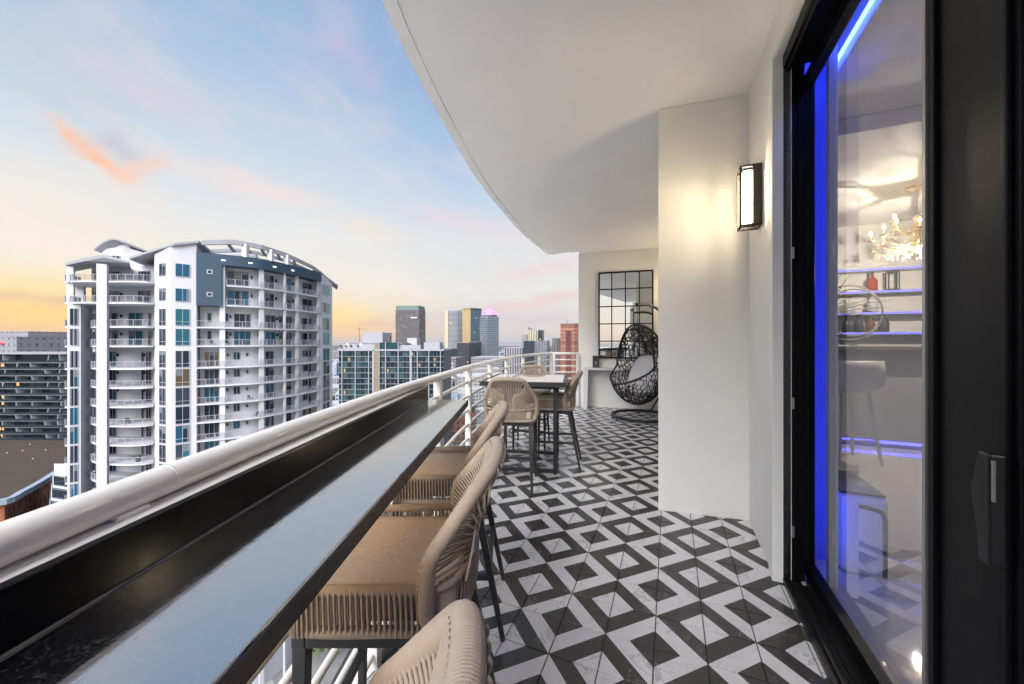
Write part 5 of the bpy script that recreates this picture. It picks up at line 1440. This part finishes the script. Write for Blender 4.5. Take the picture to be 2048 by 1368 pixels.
# trees on its roof terrace
def tree(p, h_, r_, lab, grp, seed, parent=None, col=None, n=260):
    rr = random.Random(seed); t = empty('tree', p, 0, label=lab, cat='tree', group=grp)
    MB().tube([Vector((0,0,0)), Vector((.05*h_*rr.uniform(-1,1),0,h_*.5)), Vector((.1,0,h_*.75))], .03*h_, 6, rf=lambda L,a,f: .035*h_*(1-.6*f)).build('trunk', mat_trunk, t)
    m = MB()
    for k in range(n):
        lob = rr.randrange(5); a = lob*1.256; c0 = Vector((math.cos(a)*r_*.45, math.sin(a)*r_*.45, h_*(.6+.1*(lob % 3))))
        d = Vector((rr.gauss(0,1), rr.gauss(0,1), rr.gauss(0,.8))).normalized(); c = c0+d*r_*.55*rr.random()**.35
        s = r_*rr.uniform(.07,.15); u = Vector((rr.gauss(0,1), rr.gauss(0,1), rr.gauss(0,1))).normalized(); v = u.orthogonal().normalized()
        m.add([c-u*s, c-v*s, c+u*s, c+v*s], [(0,1,2,3)])
    m.build('crown', col or LEAF, t)
    return t
mat_trunk = mat('tree_bark', (.07,.05,.035), .9); LEAF = mat('tree_leaves', (.045,.075,.025), .8, var=.5, vscale=.5); LEAF2 = mat('tree_leaves_olive', (.08,.10,.03), .8, var=.5, vscale=.5)
for k, px_ in enumerate((781,790,812)): tree((gx(px_), GBY+3+k, -2.7), 3.6, 2.0, ['rounded dark tree on the glass block roof, leftmost', 'rounded dark tree on the glass block roof, middle', 'rounded dark tree on the glass block roof, right of the white box'][k], 'trees on the glass block roof', 40+k)

# ------------------------------------------------------------------ downtown towers
def simple(name, lab, poly, z1, mt, roof=ROOFM, cat='tower', group=None, base=GZ):
    cx = sum(p[0] for p in poly)/len(poly); cy = sum(p[1] for p in poly)/len(poly)
    t = empty(name, (cx, cy, base), 0, label=lab, cat=cat, group=group)
    m = MB(); m.prism([(x-cx, y-cy) for x, y in poly], 0, z1-base); m.build('wall', mt, t)
    m = MB(); m.prism([((x-cx)*1.01, (y-cy)*1.01) for x, y in poly], z1-base, z1-base+.8); m.build('roof', roof, t)
    t['c'] = (cx, cy); return t
def pxrect(px0, px1, Y_, dep, skew=0):
    a = ptx(px0, Y_); b = ptx(px1, Y_+skew); return [a, b, (b[0]+dep*.25, b[1]+dep), (a[0]+dep*.25, a[1]+dep)]
def zpx(py, Y_): return EYE+(684-py)/F*Y_
Y_ = 1250
t = simple('office_skyscraper', 'tall brown grid office tower standing alone above the glass block', pxrect(791,838,Y_,45), zpx(620,Y_), facade('brown_grid_facade', (.12,.105,.11), (.09,.10,.13), 4.1, 3.1, .62, .6, .02, metal=.5))
cx, cy = t['c']; m = MB(); hh = zpx(620,Y_)-GZ+.8; pl = [(x-cx, y-cy) for x, y in pxrect(791.5,837.5,Y_,45)]; pt_ = [(x*.93, y*.8) for x, y in pl]
m.hexa([(x,y,hh) for x, y in pl]+[(x,y,zpx(611,Y_)-GZ) for x, y in pt_]); m.build('crown_roof', mat('green_copper_crown', (.055,.10,.095), .6), t)
m = MB()
for x, y in pl: m.hexa([(x*.97-1.3,y*.97-1.3,hh-2),(x*.97+1.3,y*.97-1.3,hh-2),(x*.97+1.3,y*.97+1.3,hh-2),(x*.97-1.3,y*.97+1.3,hh-2)]+[(x*.95-.2,y*.95-.2,zpx(609.5,Y_)-GZ),(x*.95+.2,y*.95-.2,zpx(609.5,Y_)-GZ),(x*.95+.2,y*.95+.2,zpx(609.5,Y_)-GZ),(x*.95-.2,y*.95+.2,zpx(609.5,Y_)-GZ)])
m.build('corner_spire', mat('green_copper_spire', (.055,.10,.095), .6), t)
m = MB(); a = ptx(822,Y_-.6); b = ptx(833.5,Y_-.6); m.box(a[0]-cx, b[0]-cx, a[1]-cy-.6, a[1]-cy, zpx(636,Y_)-GZ, zpx(634.4,Y_)-GZ); m.build('lit_sign_band', emat('pale_sign_light', (.95,.95,1.0), .35), t)
# rounded residential tower
Y_ = 1000
P = [ptx(890.5,Y_+6), ptx(896,Y_-2), ptx(905,Y_-6), ptx(915,Y_-4), ptx(923.5,Y_+3), ptx(928,Y_+26), ptx(897,Y_+28)]
t = simple('residential_tower', 'pale rounded residential tower with white balcony bands, left of the yellow lit tower', P, zpx(622,Y_), facade('pale_band_facade', (.34,.35,.36), (.06,.12,.18), 3.3, 3.4, .8, .58, .01, metal=.55))
cx, cy = t['c']; m = MB(); m.prism([((x-cx)*.86, (y-cy)*.86) for x, y in P], zpx(622,Y_)-GZ+.8, lambda i: zpx([621,619,618,618.5,620,620,620][i],Y_)-GZ); m.build('curved_crown', mat('pale_crown', (.32,.33,.36), .7), t)
m = MB(); a = ptx(889.5,Y_+3); b = ptx(896.5,Y_-6); m.prism([(a[0]-cx,a[1]-cy),(b[0]-cx,b[1]-cy),(b[0]-cx+1,b[1]-cy+12),(a[0]-cx+1,a[1]-cy+12)], 0, zpx(620,Y_)-GZ); m.build('corner_shaft', mat('cream_shaft', (.46,.40,.28), .7), t)
# blue glass tower, sunset reflection painted as gold on its left face
Y_ = 930
A_, B_, C_2 = ptx(924.5,Y_), ptx(941,Y_-8), ptx(963,Y_+8)
P = [A_, B_, C_2, (C_2[0]-8, C_2[1]+34), (A_[0]+2, A_[1]+34)]
fg = facade('sunset_reflection_facade', (.30,.30,.28), (.42,.36,.22), 3.9, 1.5, .8, .9, 0, .06, metal=.95); fb = facade('blue_glass_facade', (.08,.12,.16), (.11,.19,.26), 3.9, 1.5, .8, .86, .004, .1, metal=.7)
cx, cy = sum(p[0] for p in P)/5, sum(p[1] for p in P)/5
t = empty('glass_skyscraper', (cx, cy, GZ), 0, label='tall glass tower with one face painted with golden sunset reflection and one blue face', cat='tower')
m = MB(); z1 = zpx(616.5,Y_)-GZ; m.prism([(x-cx,y-cy) for x, y in P], 0, z1); m.mi = [0,1,1,1,1,1,1]; m.build('wall', [mat('sunset_reflection_face', (.55,.40,.20), .22, metal=.55, var=.12, vscale=.12), fb], t)
m = MB()
for f in (Face(A_, B_), Face(B_, C_2)):
    n_ = 5
    for k in range(n_): f.box(m, f.L*(k+.3)/n_, f.L*(k+.7)/n_, .05, .3, z1+GZ-4.2, z1+GZ-1.6)
m.v = [(x-cx,y-cy,z-GZ) for x, y, z in m.v]; m.build('crown_openings', BLACKFR, t)
m = MB(); m.prism([((x-cx)*1.02,(y-cy)*1.02) for x, y in P], z1, z1+1.2); m.build('roof', ROOFW, t)
f = Face(A_, B_); m = MB(); 
for k in range(1, 6): f.box(m, f.L*k/6-.25, f.L*k/6+.25, .0, .25, GZ, z1+GZ-5)
m.v = [(x-cx,y-cy,z-GZ) for x, y, z in m.v]; m.build('vertical_fins', mat('grey_fin', (.35,.34,.32), .5, metal=.5), t)
# tower with the pink pyramid
Y_ = 800
A_, B_, C_2 = ptx(959.5,Y_+4), ptx(975,Y_-6), ptx(997.5,Y_+8)
P = [A_, B_, C_2, (C_2[0]-6, C_2[1]+34), (A_[0]+4, A_[1]+34)]
fp = facade('grey_office_facade', (.17,.19,.23), (.09,.13,.18), 4.0, 2.2, .66, .66, .012, .12, metal=.6)
t = simple('pyramid_topped_tower', 'grey office tower with a glowing pink stepped pyramid roof', P, zpx(634,Y_), fp)
cx, cy = t['c']; zc = zpx(634,Y_)-GZ
m = MB(); m.prism([((x-cx)*.84,(y-cy)*.84) for x, y in P], zc+.8, zpx(630,Y_)-GZ); m.build('upper_storey', fp, t)
ctr = Vector((sum(p[0] for p in P[:3])/3-cx+1, P[1][1]-cy+21, 0))
oct_ = lambda r: [(ctr.x+r*math.cos(a), ctr.y+r*math.sin(a)) for a in [k*math.pi/4+.39 for k in range(8)]]
PK = mat('lilac_pyramid_roof', (.24,.17,.28), .5, emit=(.75,.30,.80), estr=.035)
lv = [(18.2,630),(18,627),(13.6,622.6),(12.2,621.8),(7.2,617.6),(6,617.0),(.5,612.5)]
m = MB(); vs = []
for r_, py_ in lv: vs += [(x, y, zpx(py_,Y_)-GZ) for x, y in oct_(r_)]
m.add(vs, [(i*8+k, i*8+(k+1) % 8, (i+1)*8+(k+1) % 8, (i+1)*8+k) for i in range(len(lv)-1) for k in range(8)]+[tuple(range(len(vs)-8, len(vs)))]); m.build('pyramid_roof', PK, t)
NE = emat('pink_neon', (1.0,.40,.95), .45)
for r_, py_ in ((13.2,622.2),(6.8,617.3),(18.2,627.6)): MB().tube([(x,y,zpx(py_,Y_)-GZ) for x, y in oct_(r_)], .4, 6, True).build('neon_band', NE, t)
MB().bar((ctr.x,ctr.y,zpx(612.6,Y_)-GZ),(ctr.x,ctr.y,zpx(609.5,Y_)-GZ), .4).build('spire', GW, t)
# mid-rise neighbours
DKF = facade('dark_glass_facade', (.035,.04,.05), (.05,.08,.10), 3.8, 2.0, .8, .8, .01, .1, metal=.6)
GRF = facade('grey_stripe_facade', (.29,.28,.31), (.09,.11,.15), 60, 4.2, .45, 2.0, 0, .2, metal=.4)
CRM = facade('cream_facade', (.27,.26,.26), (.12,.12,.14), 3.4, 4.0, .5, .45, .01)
BRF = facade('copper_glass_facade', (.20,.075,.05), (.42,.22,.16), 4.6, 70, 1.0, .52, 0, .25, metal=.35)
simple('dark_office_building', 'low dark office building just right of the glass block roof', pxrect(887,915,820,40), zpx(697,820), DKF, cat='building')
simple('dark_office_building', 'dark glass office block in front of the golden tower', pxrect(914,938,740,40), zpx(686,740), facade('dark_brown_glass', (.06,.055,.055), (.05,.07,.09), 3.6, 2, .8, .7, .01, metal=.5), cat='building')
simple('dark_office_building', 'narrow dark blue block below the golden tower', pxrect(938,958,790,40), zpx(684,790), DKF, cat='building')
simple('parking_garage', 'wide grey garage with strip openings left of the pink topped tower', pxrect(886,912,640,40), zpx(716,640), facade('garage_facade', (.19,.18,.20), (.07,.07,.08), 3.2, 30, 1.0, .4, 0), cat='building')
simple('parking_garage', 'long pale garage at the foot of the pink topped tower', pxrect(942,1006,700,60), zpx(715,700), facade('garage_facade_pale', (.24,.235,.26), (.10,.10,.12), 3.2, 30, 1.0, .4, 0), ROOFW, cat='building')
simple('office_building', 'white building with vertical stripes beyond the railing', pxrect(1009,1044,640,40), zpx(696,640), GRF, ROOFW, cat='building')
t = simple('residential_tower', 'cream high-rise with a slanted fin on its roof', pxrect(1056,1076,860,25), zpx(660,860), facade('cream_yellow_facade', (.40,.37,.27), (.16,.16,.14), 60, 5.5, .35, 2.0, 0), ROOFW)
cx, cy = t['c']; a = ptx(1056,860); m = MB(); zz = zpx(660,860)-GZ; m.hexa([(a[0]-cx,a[1]-cy,zz),(a[0]-cx+15,a[1]-cy,zz),(a[0]-cx+15,a[1]-cy+3,zz),(a[0]-cx,a[1]-cy+3,zz),(a[0]-cx,a[1]-cy,zpx(654,860)-GZ),(a[0]-cx+1,a[1]-cy,zpx(654,860)-GZ),(a[0]-cx+1,a[1]-cy+3,zpx(654,860)-GZ),(a[0]-cx,a[1]-cy+3,zpx(654,860)-GZ)]); m.build('roof_fin', mat('dark_roof_fin', (.12,.12,.10), .7), t)
simple('residential_tower', 'slim dark glass high-rise beside the cream tower', pxrect(1076,1085,850,22), zpx(660.5,850), DKF)
simple('residential_tower', 'pale stepped high-rise left of the cream tower', pxrect(1043,1055,880,22), zpx(670,880), CRM)
simple('dark_office_building', 'dark blue glass office block below the cream tower', pxrect(1047,1064,600,30), zpx(682,600), DKF, cat='building')
simple('office_building', 'grey office block with a bright window beside the dark blue one', pxrect(1064,1094,620,30), zpx(682,620), facade('grey_blue_facade', (.16,.17,.20), (.22,.23,.26), 3.6, 5, .7, .5, .01, metal=.3), cat='building')
t = simple('residential_tower', 'plain grey ribbed tower with a flat dark top left of the copper tower', pxrect(1104,1121,520,22), zpx(677,520), facade('ribbed_grey_facade', (.18,.17,.185), (.11,.105,.115), 60, 2.2, .5, 2, 0))
t = simple('copper_glass_skyscraper', 'reddish copper glass skyscraper with horizontal bands beside the white end wall', [ptx(1121,500), ptx(1149,492), ptx(1168,510), ptx(1170,540), ptx(1126,540)], zpx(648,500), BRF)
cx, cy = t['c']; f = Face(ptx(1133,499.5), ptx(1144,496)); m = MB(); f.box(m, 0, f.L, 2.6, 3.0, GZ, zpx(662,498)); m.v = [(x-cx,y-cy,z-GZ) for x, y, z in m.v]; m.build('dark_bay', facade('dark_copper_bay', (.08,.03,.03), (.22,.12,.10), 3.6, 2.6, .8, .5, 0, metal=.5), t)
a = ptx(1134,515); MB().bar((a[0]-cx,a[1]-cy,zpx(648,500)-GZ),(a[0]-cx,a[1]-cy,zpx(640,515)-GZ),.7).build('antenna', METAL, t)
# left far buildings above the dark block
WRF = facade('pale_lilac_facade', (.22,.22,.25), (.18,.19,.22), 8, 6, .4, .5, 0)
t = simple('hospital_building', 'pale grey institutional block with a red roof sign at the far left', pxrect(-30,33,420,40), zpx(675,420), WRF, cat='building')
m = MB(); cx, cy = t['c']; a = ptx(-8,419); b = ptx(6.5,419); m.prism([(a[0]-cx,a[1]-cy-1),(b[0]-cx,a[1]-cy-1),(b[0]-cx,a[1]-cy),(a[0]-cx,a[1]-cy)], zpx(687.5,419)-GZ, lambda i: zpx([682,686,686,682][i],419)-GZ); m.build('red_sign', emat('red_sign_glow', (1.0,.03,.06), .4), t)
simple('hospital_building', 'taller pale grey block behind the red sign at the far left', pxrect(-30,38,450,40), zpx(664,450), WRF, cat='building')
simple('hospital_building', 'stepped pale block right of the red sign, above the dark block roof', pxrect(36,56,440,30), zpx(664,440), WRF, cat='building')
simple('hospital_building', 'lowest pale block at the right end of the institutional group', pxrect(56,66,470,30), zpx(674,470), WRF, cat='building')
# crane beyond the glass block
t = empty('tower_crane', ptx(719,1200)+(GZ,), 0, label='distant construction crane left of the white roof box', cat='crane')
z_ = zpx(658,1200)-GZ; m = MB(); m.bar((0,0,0),(0,0,z_),1.0); m.build('mast', METAL, t); m = MB(); m.bar((-12,0,z_),(26,0,z_),.9); m.bar((0,0,z_),(0,0,z_+8),.8); m.build('jib', METAL, t)
simple('brick_building', 'reddish small block just right of the white roof box', pxrect(760,765.5,330,14), zpx(667,330), facade('red_band_facade', (.30,.12,.10), (.5,.48,.46), 3.4, 30, 1, .4, 0), cat='building')

# ------------------------------------------------------------------ low city fabric
LOWM = [CRM, GRF, facade('low_white_facade', (.31,.31,.34), (.10,.12,.15), 3.3, 3.4, .5, .5, .02), facade('low_blue_facade', (.26,.34,.44), (.5,.52,.55), 3.3, 3.2, .5, .45, .02), facade('low_brick_facade', (.20,.10,.08), (.10,.10,.12), 3.3, 3.2, .45, .5, .02), facade('low_grey_facade', (.24,.24,.26), (.08,.09,.11), 3.4, 3.6, .6, .4, .02)]
RFM = [ROOFM, ROOFW, mat('tan_roof', (.34,.31,.28), .9), mat('pale_metal_roof', (.38,.39,.43), .6), mat('rust_red_roof', (.16,.045,.035), .85)]
rl_ = random.Random(21)
names = ['apartment_block', 'warehouse', 'low_rise_building', 'shop_building']
occupied = []
def free(x, y, r_):
    for a, b, c in occupied:
        if (a-x)**2+(b-y)**2 < (c+r_)**2: return False
    return True
for (px0, px1, Y0, dep) in ((791,838,1250,45),(889,928,990,45),(924,963,925,45),(959,998,796,45),(887,915,820,30),(914,938,740,25),(938,958,790,25),(886,912,640,40),(942,1006,700,40),(1009,1044,640,40),(1043,1085,560,30),(1047,1094,600,25),(1104,1121,520,25),(1121,1170,492,50),(677,887,205,30),(-60,135,175,60),(100,400,60,30),(-30,66,420,80),(760,766,330,14)):
    for k in range(9):
        x, y = ptx(px0+(px1-px0)*k/8, Y0); occupied.append((x, y+dep/2, dep*.62))
for q in [(-14,60),(-20,110),(-20,160),(-40,230)]: occupied.append((q[0], q[1], 9))
cnt_low = 0; tries = 0
while cnt_low < 230 and tries < 9000:
    tries += 1
    Y_ = 95+2300*rl_.random()**1.9; px_ = rl_.uniform(560, 1185) if rl_.random() < .85 else rl_.uniform(-40, 560)
    if px_ < 560 and Y_ < 330: continue
    x, y = ptx(px_, Y_)
    wd = rl_.uniform(14,46)*(1+Y_/1500); dp = rl_.uniform(12,34)*(1+Y_/1500); hh = rl_.choice((5,6,7,9,12,16,22))*(1+.3*rl_.random())
    if Y_ < 260: hh = min(hh, 9)
    if px_ < 560: hh = min(hh, 18)
    r_ = .5*math.hypot(wd, dp)
    if not free(x, y, r_*.85): continue
    occupied.append((x, y, r_*.85))
    kx = rl_.randrange(6); rf_ = rl_.choices(range(5), (3,4,2,3,.6))[0]
    if (880 < px_ < 945 and Y_ < 330): rf_ = rl_.choice((1,3,3))
    rz = rl_.choice((.25,.25+math.pi/2,.25,.6))
    t = empty(['low_rise_building','warehouse'][int(hh < 8)], (x, y, GZ), rz, label='low building with a flat roof in the city spread beyond the railing', cat='building', group='low buildings of the city below')
    m = MB(); m.prism(rect(0,0,wd,dp), 0, hh); m.build('wall', LOWM[kx], t)
    m = MB(); m.prism(rect(0,0,wd*1.01,dp*1.01), hh, hh+.5)
    if Y_ < 700:
        m2 = MB()
        for k in range(rl_.randrange(2,6)):
            a, b = rl_.uniform(-wd*.4,wd*.4), rl_.uniform(-dp*.35,dp*.35); s = rl_.uniform(.8,2.4); m2.box(a-s,a+s,b-s,b+s,hh+.5,hh+.5+s*.8)
        m2.build('roof_units', ROOFW, t, kind='stuff')
    m.build('roof', RFM[rf_], t)
    cnt_low += 1
# specific near roof seen between the counter and the posts
t = simple('red_roofed_building', 'low dark red roofed building just beyond the end of the counter', [ptx(893,240), ptx(947,236), ptx(952,262), ptx(900,262)], GZ+13, LOWM[4], RFM[4], cat='building')
t = simple('blue_apartment_building', 'white and blue apartment building below the dark office block', [ptx(903,318), ptx(941,310), ptx(946,330), ptx(908,335)], GZ+19, LOWM[3], ROOFW, cat='building')
# parked cars in the lots below
CARM = [mat('car_paint_white', (.7,.7,.7), .3), mat('car_paint_black', (.03,.03,.035), .3), mat('car_paint_silver', (.4,.41,.42), .3, metal=.5), mat('car_paint_red', (.3,.03,.03), .3), mat('car_paint_blue', (.04,.08,.25), .3)]
CGL = mat('car_glass', (.02,.025,.03), .1)
def car_mesh(mt):
    b = MB(); b.hexa([(-.9,-2.2,.35),(.9,-2.2,.35),(.9,2.2,.35),(-.9,2.2,.35),(-.88,-2.15,.85),(.88,-2.15,.85),(.88,2.15,.8),(-.88,2.15,.8)])
    c = MB(); c.hexa([(-.82,-1.7,.85),(.82,-1.7,.85),(.82,1.1,.82),(-.82,1.1,.82),(-.68,-1.2,1.4),(.68,-1.2,1.4),(.68,.4,1.4),(-.68,.4,1.4)])
    return b.mesh('body', mt), c.mesh('cabin', CGL)
cms = [car_mesh(q) for q in CARM]
wh = MB()
for x in (-.85,.85):
    for y in (-1.35,1.35):
        Mx = Matrix.Translation((x, y, .33)) @ Matrix.Rotation(math.pi/2, 4, 'Y'); wh.lathe([(0,-.1),(.33,-.1),(.33,.1),(0,.1)], n=10, m=Mx)
whm = wh.mesh('wheels', CAPM)
lot = [(x, y) for (x0, y0, nx, ny, sx, sy) in ((-40,240,9,3,2.9,13),(-25,150,7,3,2.9,12),(-22,95,5,2,2.9,9),(-6,290,10,3,2.9,12),(20,360,8,2,2.9,14)) for x, y in [(x0+i*sx, y0+j*sy) for i in range(nx) for j in range(ny)]]
for x, y in lot:
    if rl_.random() < .35 or not free(x, y, 2.5): continue
    b, c = cms[rl_.choices(range(5), (4,4,4,1,1))[0]]
    t = empty('parked_car', (x, y, GZ+.3), rl_.uniform(-.05,.05), label='parked car in a lot far below the balcony', cat='car', group='cars parked in the lots below')
    link('body', b, t); link('cabin', c, t); link('wheels', whm, t)
# ground trees near the foot of the towers (countable) and the far tree mass
k = 0
for x, y, h_ in ((-26,44,11),(-20,52,9),(-33,52,10),(-15,64,8),(-24,66,10),(-36,74,9),(-12,84,8),(-30,90,9),(-44,110,9),(-52,128,8),(-60,146,9),(-38,140,8),(-66,170,9),(-14,130,7),(-10,112,8),(-30,168,8),(-84,190,8),(-88,150,8)):
    k += 1
    tree((x, y, GZ+(.14 if y < 50 else .02)), h_, h_*.5, 'leafy street tree on the ground far below the railing', 'street trees below the railing', 100+k, col=LEAF if k % 2 else LEAF2, n=420)
m = MB()
for k in range(5200):
    Y_ = 120+4700*rl_.random()**1.3; x = rl_.uniform(-1.55, .35)*Y_
    if not free(x, Y_, 3): continue
    s = rl_.uniform(3,6)*(1+Y_/2600); hh = rl_.uniform(5,9)
    a0 = rl_.random()*3; vs = [(x, Y_, GZ+hh)]
    for q in range(5): a = a0+q*1.2566; vs.append((x+s*math.cos(a)*rl_.uniform(.7,1.2), Y_+s*math.sin(a)*rl_.uniform(.7,1.2), GZ+hh*rl_.uniform(.45,.75)))
    for q in range(5): a = a0+q*1.2566; vs.append((x+s*.6*math.cos(a), Y_+s*.6*math.sin(a), GZ))
    m.add(vs, [(0,1+q,1+(q+1) % 5) for q in range(5)]+[(1+q,6+q,6+(q+1) % 5,1+(q+1) % 5) for q in range(5)])
m.build('far_tree_canopy', mat('far_tree_green', (.038,.055,.028), .9, var=.4, vscale=.02), kind='stuff', label='spread of dark green tree crowns across the far city', cat='trees')
# ------------------------------------------------------------------ haze
HAZE = True
if HAZE:
    m = MB(); m.box(-34000, 34000, -300, 26000, GZ-2, 190)
    hz = bpy.data.materials.new('haze_air'); hz.use_nodes = True; hn = hz.node_tree; hn.nodes.clear()
    pv = hn.nodes.new('ShaderNodeVolumePrincipled'); pv.inputs['Density'].default_value = .00004; pv.inputs['Color'].default_value = (.80,.82,.90,1); pv.inputs['Anisotropy'].default_value = .2
    oo = hn.nodes.new('ShaderNodeOutputMaterial'); hn.links.new(pv.outputs[0], oo.inputs['Volume'])
    m.build('haze', hz, kind='stuff')
